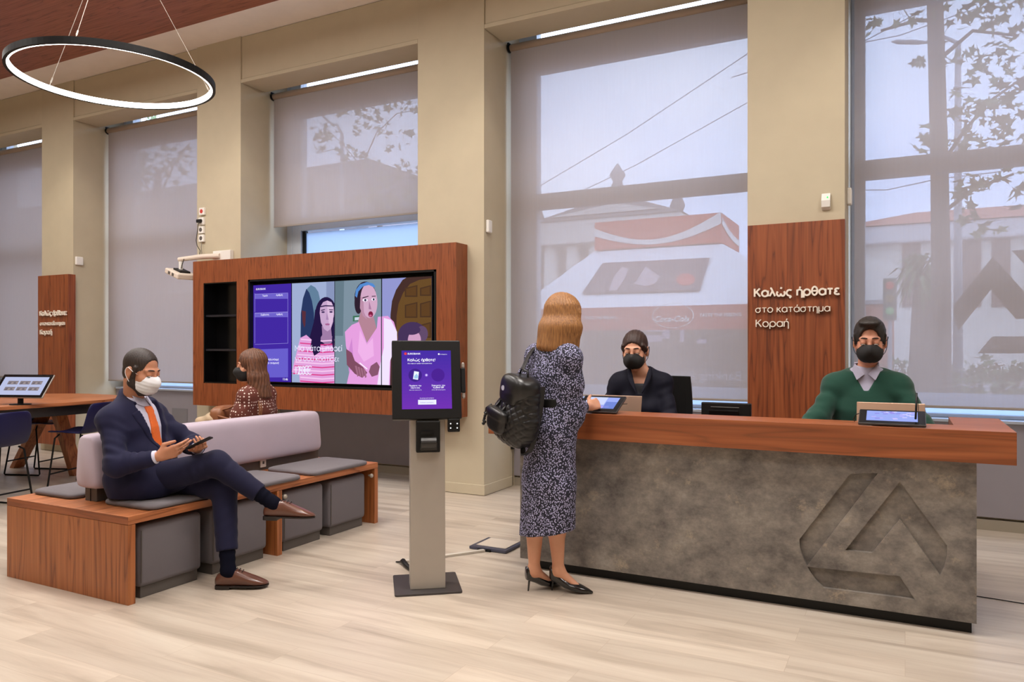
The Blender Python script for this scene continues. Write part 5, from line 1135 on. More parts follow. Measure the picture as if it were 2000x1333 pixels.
# ------------------------------------------------------------------ man in the navy suit
def suited_man():
    t = thing('person', 'man in navy suit, orange tie and white mask sitting with phone', 'person', (-4.02, 3.02, .514))
    fT = Vector((.97, .24, 0)).normalized(); rT = Vector((.24, -.97, 0)).normalized(); fL = Vector((.93, .36, 0)).normalized()
    pel = Vector((-4.03, 3.02, .615)); neck = Vector((-4.125, 2.985, 1.055)); chest = Vector((-4.10, 2.995, .90))
    shR, shL = Vector((-4.10, 2.825, .965)), Vector((-4.165, 3.145, .965))
    elR, wrR = Vector((-3.955, 2.755, .725)), Vector((-3.755, 2.875, .775)); elL, wrL = Vector((-3.95, 3.26, .79)), Vector((-3.735, 3.125, .79))
    hiR, hiL = Vector((-4.0, 2.945, .60)), Vector((-4.05, 3.10, .595)); knR, knL = Vector((-3.585, 3.13, .712)), Vector((-3.60, 3.20, .555))
    anR, anL = Vector((-3.285, 3.286, .475)), Vector((-3.475, 3.118, .10))
    H = Vector((-4.045, 2.975, 1.252)); R = frame((.97, .20), math.radians(-20)); sk = skin('tan', (186, 128, 98))
    B = Field((-4.32, 2.62, .0), (-3.0, 3.46, 1.42), .005)
    L = head_into(B, H, R, 1.06); B.cone(neck, L(0, -.03, -.06), .058, .056, .03); torso_into(B, pel, chest, neck, shL, shR, fT, -.02)
    for s, e, w_ in ((shR, elR, wrR), (shL, elL, wrL)): limb(B, (s, e, w_), (.045, .036, .027), .02)
    fR = Vector((.60, .66, .28)); cR = hand_into(B, wrR, fR, (-.45, .50, .30), (-.3, -.1, .9), (10, 14, 20, 28), 1.04, thumb_dir=(.60, .62, .25))
    fLh = Vector((.50, -.25, .08)); hand_into(B, wrL, fLh, (.25, -.35, .7), (-.35, -.45, .6), (34, 42, 48, 50), 1.0, thumb_dir=(.7, -.1, .35))
    limb(B, (hiR, knR, anR), (.065, .048, .032), .02); limb(B, (hiL, knL, anL), (.065, .048, .032), .02)
    B.cone(anR, anR+Vector((.10, .05, -.055)), .030, .018, .02); B.cone(anL, anL+Vector((.085, .05, -.055)), .030, .018, .02)
    body = B.build('body', sk, t)
    face_bits(t, L, sk, dkhair, (60, 40, 30), 1.06)
    mask_part(t, L, H, R, 'pleat', maskw, 1.08, loopm=maskw)
    # hair and beard
    Fh = Field(H-Vector((.15,)*3), H+Vector((.15,)*3), .004); Rn = np.array(R)
    Fh.ell(L(0, -.016, .038), [.0845, .1045, .0955], Rn, .01); Fh.ell(L(0, -.042, -.03), [.068, .054, .052], Rn, .03)
    for s in (-1, 1): Fh.cone(L(s*.076, .022, .03), L(s*.073, .020, -.03), .012, .009, .01)
    Fh.ell(L(0, .105, .040), [.075, .062, .068], Rn, .012, 's'); Fh.ell(L(0, .08, -.05), [.12, .072, .085], Rn, .01, 's'); Fh.plane(L(0, 0, -.075), -(R @ Vector((0, .3, 1))))
    for s in (-1, 1): Fh.ell(L(s*.095, .0, -.012), [.022, .026, .036], Rn, .006, 's')
    sl, X, Y, Z = Fh.all(); Fh.v = Fh.v+(.0006*np.sin(420*(X*.6+Y*.8)+9*np.sin(30*Z))).astype(np.float32); Fh.build('hair', dkhair, t)
    Fb = Field(H-Vector((.15,)*3), H+Vector((.15,)*3), .004); j = 1.06
    for s in (-1, 1):
        Fb.cone(L(s*.066, .016, -.012), L(s*.056, .012, -.062), .014, .022, .01); Fb.cone(L(s*.056, .012, -.062), L(s*.022, .068, -.103), .024, .022, .02)
    Fb.cone(L(-.022, .068, -.103), L(.022, .068, -.103), .024, .024, .02); Fb.build('beard', dkhair, t)
    # shirt, tie, jacket
    hi = (-3.62, 3.42, 1.16); lo = (-4.36, 2.62, .48)
    Sh = Field(lo, hi, .006); torso_into(Sh, pel, chest, neck, shL, shR, fT, .0); Sh.cone(neck-Vector((0, 0, .02)), neck+Vector((.012, .003, .052)), .064, .066, .02)
    Sh.plane(neck+Vector((.01, 0, .045)), Vector((.25, .05, 1)))
    Tie = Sh.like(); Sh.build('shirt', lshirt, t)
    def loc(F): sl, X, Y, Z = F.all(); x = (X-chest.x)*rT.x+(Y-chest.y)*rT.y; y = (X-chest.x)*fT.x+(Y-chest.y)*fT.y; return x, y, Z-chest.z
    x, y, z = loc(Tie); wdt = .020+.026*np.clip((.16-z)/.35, 0, 1)+.006*(np.abs(z-.125) < .02)
    Tie.v = np.maximum.reduce([Tie.v-.011, np.abs(x-.004)-wdt+0*z, -y+.02+0*z+0*x, z-.142+0*x, -.20-z+0*x]).astype(np.float32)
    Tie.build('tie', mat('orange_silk_tie', (222, 104, 34), .5, vary=.22, vscale=160), t, smooth_it=3)
    for s in (-1, 1):
        c0 = neck+Vector((.01, 0, .04)); MB().prism([c0+fT*.070+rT*s*.006+Vector((0, 0, -.012)), c0+fT*.030+rT*s*.060+Vector((0, 0, .012)), c0+fT*.066+rT*s*.062+Vector((0, 0, -.035)), c0+fT*.092+rT*s*.028+Vector((0, 0, -.055))], fT*.004).build('shirt_collar', lshirt, t, bevel=.0015)
    J = Field(lo, hi, .006); torso_into(J, pel, chest, neck, shL, shR, fT, .020, k=.05, belly=0)
    J.cone(pel-fL*.01-Vector((0, 0, .03)), pel+fL*.16-Vector((0, 0, .01)), .17, .13, .05, flat=((0, 0, 1), .62)); J.cone(neck, neck-fT*.018+Vector((0, 0, .075)), .076, .066, .03); J.cone(hiR+rT*.035-fT*.10+Vector((0, 0, .02)), hiR+rT*.038+fT*.055+Vector((0, 0, -.01)), .105, .104, .05); J.cone(hiR+rT*.03-fT*.08, hiR+rT*.045-fT*.06-Vector((0, 0, .09)), .10, .10, .04)
    limb(J, (shR, elR, wrR-(wrR-elR)*.20), (.066, .062, .047), .035, wr=(.0045, 110, .4)); limb(J, (shL, elL, wrL-(wrL-elL)*.20), (.066, .060, .047), .035, wr=(.0045, 110, 1.7))
    for a_, b_, r0, r1 in ((pel+rT*.06-fT*.02+Vector((0, 0, .13)), pel+rT*.085+fT*.0-Vector((0, 0, .06)), .125, .125), (pel-rT*.06-fT*.02+Vector((0, 0, .13)), pel-rT*.085-Vector((0, 0, .06)), .125, .125)): J.cone(a_, b_, r0, r1, .04)
    J.cone(pel+rT*.05+fT*.05+Vector((0, 0, .10)), pel+rT*.09+fT*.10-Vector((0, 0, .02)), .10, .085, .05)
    x, y, z = loc(J); wrk = .004*np.sin(38*z+6*x+3*np.sin(20*y))*np.sin(14*x-9*y); J.v = J.v+wrk.astype(np.float32)
    V = np.maximum.reduce([np.abs(x)-(.018+.42*np.clip(z+.20, 0, .5)*.50), -y+.045+0*x+0*z, -(z+.205)+0*x+0*y])
    Lap = J.like(); Vl = np.maximum.reduce([np.abs(x)-(.018+.42*np.clip(z+.20, 0, .5)*.50)-.048*np.clip(1.2*(z+.20)/.3, 0, 1), -y+.03+0*x+0*z, -(z+.20)+0*x+0*y, z-.125+.5*np.maximum(0, np.abs(x)-.09)+0*y])
    J.v = np.maximum(J.v, -V).astype(np.float32); 
    # front edges part below the button, hem
    V2 = np.maximum.reduce([np.abs(x+.01)-.006-.12*np.clip(-.22-z, 0, 1), -y+.06+0*x+0*z, z+.205+0*x+0*y]); J.v = np.maximum(J.v, -V2).astype(np.float32)
    J.plane(neck+Vector((0, 0, .052)), Vector((.55, .1, 1))); J.plane((0, 0, .517), (0, 0, -1))
    J.build('jacket', navy, t, smooth_it=3)
    Lap.v = np.maximum.reduce([Lap.v-.007, Vl, -V]).astype(np.float32); Lap.build('lapels', navy, t, smooth_it=3)
    for z_ in (-.21, -.30): c = chest+fT*(.158 if z_ > -.25 else .172)+rT*(-.012)+Vector((0, 0, z_)); 
    pk = chest+rT*.145+fT*.06+Vector((0, 0, -.24)); 
    for s, e, w_ in ((1, elR, wrR), (-1, elL, wrL)):
        d = (w_-e).normalized(); MB().tube([w_-d*.075, w_-d*.012], [.041, .037], 24).build('shirt_cuff', lshirt, t, smooth=True)
    # trousers
    T_ = Field((-4.28, 2.72, .10), (-3.2, 3.44, .86), .006)
    T_.cone(hiR+fL*-.04, hiL+fL*-.04, .105, .105, .05)
    limb(T_, (hiR, knR), (.098, .074), .03, wr=(.0014, 70, .5)); endR = knR.lerp(anR, .74); limb(T_, (knR, endR), (.074, .056), .03, wr=(.0014, 80, 2))
    limb(T_, (hiL, knL), (.096, .074), .015, wr=(.0014, 70, 1)); endL = knL.lerp(anL, .76); limb(T_, (knL, endL), (.074, .060), .03, wr=(.0014, 80, 3))
    T_.plane((0, 0, .512), (0, 0, -1)) if False else None
    sl, X, Y, Z = T_.all(); below = np.maximum(.514-Z, 0)+0*X+0*Y; T_.v = np.maximum(T_.v, np.where((X+0*Y+0*Z) < -3.73, .514-Z+0*X+0*Y, -1)).astype(np.float32)
    dR = (anR-knR).normalized(); dL = (anL-knL).normalized(); sl, X, Y, Z = T_.all()
    for e, d, c in ((endR, dR, anR), (endL, dL, anL)):
        pd_ = (X-e.x)*d.x+(Y-e.y)*d.y+(Z-e.z)*d.z; near = ((X-c.x)**2+(Y-c.y)**2+(Z-c.z)**2) < .22**2; T_.v = np.where(near, np.maximum(T_.v, pd_), T_.v).astype(np.float32)
    T_.build('trousers', navyt, t, smooth_it=2)
    for kn, an, ft in ((knR, anR, Vector((.19, .10, -.05))), (knL, anL, Vector((.24, .146, 0)))):
        S_ = Field(an-Vector((.2,)*3), an+Vector((.2,)*3), .006); S_.cone(kn.lerp(an, .66), an, .048, .040, .02, wr=(.002, 160, 0)); S_.cone(an, an+ft.normalized()*.035-Vector((0, 0, .03)), .040, .034, .02); S_.build('sock', sockm, t)
    ax = Vector((.87, .47, -.02)).normalized(); up = Vector((-.14, -.02, 1)).normalized(); h0 = anR-ax*.07-up*.088; shoe_part(t, h0, h0+ax*.3, up, brownl, solem, .30)
    hf = Vector((.24, .146, 0)).normalized(); hp = Vector((-3.475, 3.118, .003))-hf*.07; shoe_part(t, hp, hp+hf*.3, (0, 0, 1), brownl, solem, .30)
    # phone in the hands
    ph = thing('smartphone', 'black smartphone held in both hands by the suited man', 'phone', tuple((-3.615, 3.035, .842)))
    a = Vector((.62, .50, .38)).normalized(); n = Vector((-.42, -.10, .85)); n = (n-a*n.dot(a)).normalized(); M = Matrix((n.cross(a)*-1, a, n)).transposed().to_4x4()
    MB().prism([M @ Vector((x, y, -.004)) for x, y in rrect(-.036, .036, -.074, .074, .010)], M.to_3x3() @ Vector((0, 0, .008))).build('casing', blackp, ph, world=False, bevel=.002)
    MB().prism([M @ Vector((x, y, .0041)) for x, y in rrect(-.033, .033, -.070, .070, .007)], M.to_3x3() @ Vector((0, 0, .0004))).build('display', blackg, ph, world=False)
    MB().prism([M @ Vector((x, y, -.0040)) for x, y in rrect(-.028, -.008, .045, .065, .005)], M.to_3x3() @ Vector((0, 0, -.001))).build('camera_island', graph, ph, world=False)
suited_man()
# ------------------------------------------------------------------ standing woman with the backpack
def standing_woman():
    t = thing('person', 'woman in spotted midi dress standing at counter with her back turned', 'person', (-1.79, 3.92, 0))
    fT = Vector((.462, .887, 0)).normalized(); rT = Vector((.887, -.462, 0)).normalized(); sk = skin('fair', (206, 150, 120))
    pel = Vector((-1.80, 3.925, .93)); chest = Vector((-1.785, 3.935, 1.24)); neck = Vector((-1.775, 3.945, 1.405))
    shR, shL = Vector((-1.645, 3.865, 1.335)), Vector((-1.925, 4.01, 1.345)); elR, wrR = Vector((-1.672, 3.925, 1.05)), Vector((-1.655, 4.175, 1.045)); elL, wrL = Vector((-2.02, 4.03, 1.08)), Vector((-1.93, 4.10, .90))
    kR, kL = Vector((-1.745, 3.93, .46)), Vector((-1.865, 3.90, .46)); aR, aL = Vector((-1.760, 3.955, .115)), Vector((-1.885, 3.895, .115))
    fS = Vector((.21, .045, 0)).normalized(); hR = Vector((-1.802, 3.945, 0)); fSL = Vector((.14, .19, 0)).normalized(); hL = Vector((-1.915, 3.868, 0))
    H = Vector((-1.742, 3.985, 1.575)); R = frame((.60, .80), math.radians(-24)); sc = .98
    B = Field((-2.16, 3.74, 0), (-1.42, 4.42, 1.74), .005)
    L = head_into(B, H, R, sc, True); B.cone(neck, L(0, -.03, -.06), .050, .047, .03); torso_into(B, pel, chest, neck, shL, shR, fT, -.03, .85)
    limb(B, (shR, elR, wrR), (.038, .033, .024), .02); limb(B, (shL, elL, wrL), (.038, .033, .024), .02)
    hand_into(B, wrR, (.28, .86, .16), (-.70, .25, -.45), (-.2, -.2, .9), (46, 56, 62, 66), .92, thumb_dir=(-.15, .85, .35)); hand_into(B, wrL, (.25, .2, -.9), (.8, .5, .2), (.5, .8, .2), (20, 22, 24, 26), .92)
    for hip, kn, an, h, f in ((Vector((-1.72, 3.90, .88)), kR, aR, hR, fS), (Vector((-1.87, 3.95, .88)), kL, aL, hL, fSL)):
        limb(B, (hip, kn), (.075, .050), .02); cf = kn.lerp(an, .33)-f*.012; limb(B, (kn, cf, an), (.048, .050, .029), .02); B.cone(an, an+f*.11-Vector((0, 0, .085)), .030, .020, .03); B.cone(an, h+f*.022+Vector((0, 0, .085)), .028, .020, .03)
    B.build('body', sk, t)
    hm = hair_mat('copper_blonde_hair', (104, 64, 30), (172, 120, 66), (240, 240, 10)); face_bits(t, L, sk, hm, (80, 90, 80), sc, .2)
    # hair: a bob falling to the shoulders
    F = Field(H-Vector((.22, .22, .30)), H+Vector((.22, .22, .18)), .0045); Rn = np.array(R)
    F.ell(L(0, -.016, .034), [.092*sc, .112*sc, .100*sc], Rn, .01)
    up = Vector((0, 0, 1)); bk = -(R @ Vector((0, 1, 0))); bk.z = 0; bk.normalize(); sd = R @ Vector((1, 0, 0))
    for i in range(13):
        a = -1.35+3.15*i/12; d = (bk*math.cos(a)+sd*math.sin(a)); top = H+d*.066+Vector((0, 0, .045)); low = H+d*(.100+.028*max(0, math.cos(a-.0)))+Vector((0, 0, -.172+.006*math.sin(3.1*i)-.016*max(0, a)))
        F.cone(top, H+d*.092-Vector((0, 0, .07)), .038, .032, .02); F.cone(H+d*.092-Vector((0, 0, .07)), low, .034, .014+.006*math.cos(a), .05)
    F.cone(L(.076, .040, .03), L(.078, .050, -.08)-Vector((0, 0, .085)), .024, .012, .02)
    F.ell(L(-.01, .120, .0), [.066, .072, .125], Rn, .01, 's')
    sl, X, Y, Z = F.all(); u = np.arctan2(Y-H.y, X-H.x); F.v = F.v+(.0016*np.sin(34*u+3*np.sin(12*Z))+.0012*np.sin(71*u+6*Z)).astype(np.float32); F.build('hair', hm, t)
    # dress
    dm = spot_mat('navy_spotted_crepe', (22, 22, 40), (170, 168, 204), 132, .38, 1.0, squash=(1, 1, .75))
    D = Field((-2.16, 3.64, .28), (-1.40, 4.32, 1.48), .006)
    torso_into(D, pel+Vector((0, 0, .14)), chest, neck, shL, shR, fT, .012, .80, .05); D.cone(neck, neck+Vector((0, .0, .012)), .062, .060, .02)
    fl = (fT, .74); D.cone(pel+Vector((0, 0, .15)), pel, .132, .172, .03, flat=fl); D.cone(pel, Vector((-1.80, 3.915, .62)), .172, .175, .04, flat=fl); D.cone(Vector((-1.80, 3.915, .62)), Vector((-1.815, 3.91, .25)), .175, .176, .03, flat=(fT, .80))
    e2 = elR+Vector((.0, .02, -.06)); limb(D, (shR, shR.lerp(elR, .5), elR+Vector((.0, -.01, -.03)), e2+Vector((-.01, .06, .02))), (.050, .068, .080, .058), .04, wr=(.004, 70, .3)); D.cone(elR+Vector((0, .03, -.015)), wrR.lerp(elR, .42), .058, .042, .03)
    limb(D, (shL, shL.lerp(elL, .5), elL, wrL.lerp(elL, .3)), (.052, .070, .080, .045), .04, wr=(.004, 70, 1.3))
    sl, X, Y, Z = D.all(); xx = (X-pel.x)*rT.x+(Y-pel.y)*rT.y; D.v = D.v+(.0045*np.sin(52*xx+4*np.sin(5*Z))*np.clip((1.0-Z)*1.6, .15, 1)).astype(np.float32)
    D.plane((-1.80, 3.9, .345), Vector((.40, .0, -2.2))); D.plane(neck+Vector((0, 0, .020)), Vector((-.1, -.35, 1))) if False else None
    D.build('dress', dm, t, smooth_it=1)
    Bt = Field((-2.05, 3.70, 1.0), (-1.55, 4.15, 1.16), .005); Bt.cone(pel+Vector((0, 0, .10)), pel+Vector((0, 0, .20)), .150, .146, .0, flat=fl); Bt.plane((0, 0, pel.z+.178), (0, 0, 1)); Bt.plane((0, 0, pel.z+.128), (0, 0, -1)); Bt.build('belt', blackp, t)
    pat = mat('black_patent_leather', (12, 11, 13), .16, coat=.6)
    for h, f in ((hR, fS), (hL, fSL)):
        u = Vector((0, 0, 1)); s = f.cross(u); st = [(.0, .022, .066, .142), (.014, .030, .058, .138), (.045, .033, .046, .108), (.085, .036, .024, .078), (.125, .039, .014, .056), (.16, .041, .005, .050), (.19, .034, .004, .040), (.22, .020, .004, .028), (.248, .005, .005, .013)]
        rings = []
        for y, w_, z0, z1 in st:
            rings.append([h+f*(y-.005)+s*(w_*math.copysign(abs(math.cos(a))**.75, math.cos(a)))+u*((z0+z1)/2+(z1-z0)/2*math.copysign(abs(math.sin(a))**.8, math.sin(a))) for a in [2*PI*k/20 for k in range(20)]])
        o = MB().loft(rings).build('shoe', pat, t, smooth=True); MB().tube([h+f*.022+u*.095, h+f*.012+u*.055, h+f*.006+u*.001], [.016, .0065, .0048], 12).build('stiletto_heel', pat, o, smooth=True)
    # backpack
    c = Vector((-1.905, 3.735, 1.07)); Rb = Matrix((rT, fT, Vector((0, 0, 1)))).transposed() @ Matrix.Rotation(math.radians(15), 3, 'Y'); q = lambda x, y, z: c+Rb @ Vector((x, y, z)); Rn = np.array(Rb)
    bp = thing('backpack', 'black quilted leather backpack hanging from the standing woman', 'backpack', tuple(c-Vector((0, 0, .2))))
    lea = mat('black_soft_leather', (20, 19, 20), .36, bump=.25, bscale=60)
    F = Field(c-Vector((.26,)*3), c+Vector((.26,)*3), .005); F.ell(q(.012, 0, -.02), (.128, .080, .185), Rn, 0, p=2.5); F.ell(q(0, -.012, -.10), (.152, .090, .105), Rn, .05, p=2.6)
    sl, X, Y, Z = F.all(); x = (X-c.x)*Rn[0, 0]+(Y-c.y)*Rn[1, 0]+(Z-c.z)*Rn[2, 0]; z = (X-c.x)*Rn[0, 2]+(Y-c.y)*Rn[1, 2]+(Z-c.z)*Rn[2, 2]
    g = np.minimum(np.abs(np.sin((x+z)*68)), np.abs(np.sin((x-z)*68))); F.v = F.v-(.006*np.minimum(g, .6)).astype(np.float32)+(.006*np.sin(40*x+6*z)*np.clip(z*8, 0, 1)).astype(np.float32); bd = F.build('bag_body', lea, bp, smooth_it=1)
    F = Field(c-Vector((.26,)*3), c+Vector((.26,)*3), .005); F.ell(q(.024, -.012, .115), (.104, .090, .070), Rn, 0, p=2.6); F.ell(q(.0, -.072, .09), (.082, .026, .085), Rn, .02, p=3); F.plane(q(0, 0, .02), -(Rb @ Vector((0, 0, 1)))); F.build('flap', mat('black_leather_smooth', (24, 23, 24), .32), bp)
    F = Field(c-Vector((.26,)*3), c+Vector((.26,)*3), .005); F.ell(q(-.03, -.10, -.09), (.085, .035, .070), Rn, 0, p=3.2); F.ell(q(-.03, -.108, -.05), (.088, .036, .032), Rn, .006, p=3.2); F.build('front_pocket', lea, bp)
    MB().tube([q(-.025, -.090, .10), q(-.025, -.106, .10)], .014, 18).build('turn_lock', mat('polished_nickel', (214, 216, 220), .3, .4), bp)
    for s in (-1, 1):
        x = s*.095; top = q(x, .07, .16); sh = (shL+Vector((0, 0, .075)) if s < 0 else None)
        if s < 0: pts = [q(x, .06, .17), shL-fT*.085+rT*.05+Vector((0, 0, .03)), shL+rT*.055+Vector((0, 0, .088)), shL+fT*.08+rT*.05+Vector((0, 0, .02)), shL+fT*.10+rT*.02-Vector((0, 0, .20)), q(-.14, .14, -.15)]
        else: pts = [q(.10, .07, .14), q(.135, .055, .02), q(.150, .04, -.12), q(.150, .015, -.215), q(.12, -.005, -.245), q(.085, .01, -.215), q(.075, .03, -.17)]
        wdir = rT if s < 0 else fT
        m = MB(); rings = []
        for i, p in enumerate(pts): d = (pts[min(i+1, len(pts)-1)]-pts[max(0, i-1)]).normalized(); n = d.cross(wdir).normalized(); rings.append([p+wdir*a*.016+n*b*.003 for a, b in ((-1, -1), (1, -1), (1, 1), (-1, 1))])
        m.loft(rings).build('shoulder_strap', mat('black_leather_smooth', (24, 23, 24), .32), bp, bevel=.001, sub=2 if True else 0, smooth=True)
    MB().tube([q(-.02, -.01, .175), q(-.01, -.01, .212), q(.05, -.01, .212), q(.06, -.01, .175)], .006, 8).build('top_handle', lea, bp, smooth=True)
    MB().tube([q(-.13, -.09, -.03), q(-.155, -.105, -.06), q(-.15, -.11, -.10), q(-.158, -.11, -.14)], .005, 6).build('tassel_cord', lea, bp, smooth=True)
    for k in range(5): MB().tube([q(-.155+.006*math.sin(k), -.11, -.085-.016*k), q(-.147+.01*math.cos(2*k), -.108, -.093-.016*k)], .008, 8).build('tassel_knot', lea, bp, smooth=True)
    for x in (-.06, .01): MB().tube([q(x, -.078, .02), q(x-.006, -.112, -.03), q(x-.004, -.128, -.075)], .007, 8).build('closing_strap', mat('black_leather_smooth', (24, 23, 24), .32), bp, smooth=True)
standing_woman()

# ------------------------------------------------------------------ receptionists and their chairs
def receptionist(label, pos, fT, topm, topname, hairm, sk, H, Rpitch, fH, sc, w, fem, arms, neckh, mk):
    pos = Vector(pos); t = thing('person', label, 'person', (pos.x, pos.y, .60)); fT = Vector((fT[0], fT[1], 0)).normalized(); rT = Vector((fT.y, -fT.x, 0)); R = frame(fH, Rpitch)
    pel = pos+Vector((0, 0, .72)); chest = pos+Vector((0, 0, 1.03))+fT*.015; neck = pos+Vector((0, 0, neckh))+fT*.03
    shw = .152*w; shR, shL = neck+rT*shw-Vector((0, 0, .088)), neck-rT*shw-Vector((0, 0, .088)); (elR, wrR, fR, nR), (elL, wrL, fL_, nL) = arms
    B = Field(pos+Vector((-.55, -.66, 0)), pos+Vector((.55, .30, 1.66)), .005)
    L = head_into(B, H, R, sc, fem); B.cone(neck, L(0, -.03, -.06), (.048 if fem else .056), (.046 if fem else .054), .03); torso_into(B, pel, chest, neck, shL, shR, fT, -.03, w)
    limb(B, (shR, elR, wrR), (.038, .033, .025), .02); limb(B, (shL, elL, wrL), (.038, .033, .025), .02)
    hand_into(B, wrR, fR, nR, -rT, (24, 28, 30, 34), .95 if fem else 1.03); hand_into(B, wrL, fL_, nL, rT, (24, 28, 30, 34), .95 if fem else 1.03)
    lg = []
    for s in (-1, 1):
        hip = pel+rT*.09*s-Vector((0, 0, .03)); kn = hip+fT*.40-Vector((0, 0, .02)); an = kn-fT*.10-Vector((0, 0, kn.z-.22)); lg.append((hip, kn, an)); limb(B, (hip, kn, an), (.07, .05, .034), .02); B.cone(an, an+fT*.13-Vector((0, 0, .05)), .032, .024, .02)
    B.build('body', sk, t); face_bits(t, L, sk, hairm, (64, 48, 36), sc, .3); mask_part(t, L, H, R, 'keel', maskb, sc*1.03)
    lo, hi = pos+Vector((-.56, -.66, .55)), pos+Vector((.56, .32, 1.36)); J = Field(lo, hi, .006)
    torso_into(J, pel, chest, neck, shL, shR, fT, .004, w, .05, bust=.0 if fem else 0)
    if fem:
        for s in (-1, 1): J.ell(chest+fT*.075+rT*s*.07-Vector((0, 0, .05)), (.066,)*3, None, .05)
    limb(J, (shR, elR, wrR.lerp(elR, .10)), (.056*w, .053*w, .040), .035, wr=(.004, 100, .5)); limb(J, (shL, elL, wrL.lerp(elL, .10)), (.056*w, .053*w, .040), .035, wr=(.004, 100, 2.1))
    for k, (hip, kn, an) in enumerate(lg): limb(J, (hip, hip.lerp(kn, .15)), (.10, .09), .04)
    sl, X, Y, Z = J.all(); J.v = J.v+(.003*np.sin(44*Z+9*X)*np.sin(16*X+7*Z)).astype(np.float32)
    sl, X, Y, Z = J.all(); x = (X-neck.x)*rT.x+(Y-neck.y)*rT.y; y = (X-neck.x)*fT.x+(Y-neck.y)*fT.y; z = Z-neck.z
    depth = .15 if fem else .105
    V = np.maximum.reduce([np.abs(x)-(.012+.058*np.clip((z+depth)/depth, 0, 1.6)), -y-.005+0*x+0*z, -(z+depth)+0*x+0*y]); inner = J.like(); J.v = np.maximum(J.v, -V).astype(np.float32); J.plane(neck+Vector((0, 0, .022)), Vector((fT.x*.3, fT.y*.3, 1)))
    J.build(topname, topm, t, smooth_it=1)
    tr = Field(pos+Vector((-.34, -.66, .18)), pos+Vector((.34, .24, .86)), .008)
    for hip, kn, an in lg: limb(tr, (hip, kn, kn.lerp(an, .9)), (.10, .072, .055), .03)
    tr.build('trousers', mat('dark_trousers', (30, 30, 36), .8), t)
    for hip, kn, an in lg: a_ = Vector((an.x, an.y, an.z-.095)); shoe_part(t, a_-fT*.07, a_+fT*.2, (0, 0, 1), blackp, solem, .26, laces=False)
    inner.v = np.maximum(inner.v+.010, V-.012).astype(np.float32)
    return t, L, R, neck, fT, rT, shR, shL, inner, V
hs = hair_mat('dark_chestnut_hair', (30, 17, 14), (66, 40, 32), (200, 60, 200))
pos = Vector((-1.600, 4.985, 0)); H = Vector((-1.625, 4.93, 1.375))
dk = mat('midnight_navy_jacket', (18, 18, 32), .75, spec=.2, bump=.05, bscale=600)
t, L, R, neck, fT, rT, shR, shL, inner, V = receptionist('woman in dark jacket and black mask seated behind the counter', pos, (.22, -.97), dk, 'jacket', hs, skin('light', (208, 152, 124)), H, math.radians(-16), (.10, -.99), 1.03, .97, True,
    ((Vector((-1.83, 4.87, .915)), Vector((-1.72, 4.66, .875)), (.3, -.9, -.05), (0, 0, -1)), (Vector((-1.37, 4.90, .915)), Vector((-1.50, 4.66, .875)), (-.3, -.9, -.05), (0, 0, -1))), 1.235, 1)
inner.plane(neck-Vector((0, 0, .085)), Vector((0, 0, 1))); inner.build('blouse', mat('black_blouse', (20, 20, 30), .6), t)
for s in (-1, 1):     # soft stand-up lapels
    m = MB(); rings = []
    for k in range(7):
        u = k/6; c = neck+rT*s*(.066-.052*u)+fT*(.055+.085*u**.7)+Vector((0, 0, .035-.185*u)); o = (rT*s*.85+fT*.15)*(.012+.034*math.sin(PI*min(1, u*1.1)))
        rings.append([c-o*.2, c+fT*.012, c+o+fT*.004, c+o*.9-fT*.006])
    m.loft(rings).build('lapel', dk, t, smooth=True, sub=1)
F = Field(H-Vector((.17,)*3), H+Vector((.17,)*3), .004); Rn = np.array(R); s_ = 1.03
F.ell(L(0, -.016, .036), [.083*s_, .104*s_, .096*s_], Rn, .01); F.ell(L(0, -.125, -.01), [.036, .030, .034], Rn, .01); F.cone(L(0, -.09, -.03), L(0, -.12, -.01), .045, .03, .02)
for s in (-1, 1): F.cone(L(s*.066, .052, .045), L(s*.079, .010, .0), .012, .010, .015)
F.ell(L(0, .118, .012), [.085, .075, .070], Rn, .012, 's'); F.ell(L(0, .08, -.06), [.13, .085, .080], Rn, .01, 's'); F.plane(L(0, 0, -.055), -(R @ Vector((0, .4, 1))))
for s in (-1, 1): F.ell(L(s*.097, -.004, -.012), [.020, .026, .034], Rn, .006, 's')
sl, X, Y, Z = F.all(); x = (X-H.x)*Rn[0, 0]+(Y-H.y)*Rn[1, 0]+(Z-H.z)*Rn[2, 0]; y = (X-H.x)*Rn[0, 1]+(Y-H.y)*Rn[1, 1]+(Z-H.z)*Rn[2, 1]
F.v = F.v+(.0032*np.exp(-(x/.0035)**2)*(y > -.03)+.0009*np.sin(300*x)).astype(np.float32); F.build('hair', hs, t)
for s in (-1, 1): MB().lathe([(0, -.006), (.005, -.003), (.006, 0), (.005, .003), (0, .006)], 12, Matrix.Translation(L(s*.081, -.006, -.044))).build('earring', mat('pearl', (226, 220, 214), .25), t, smooth=True)

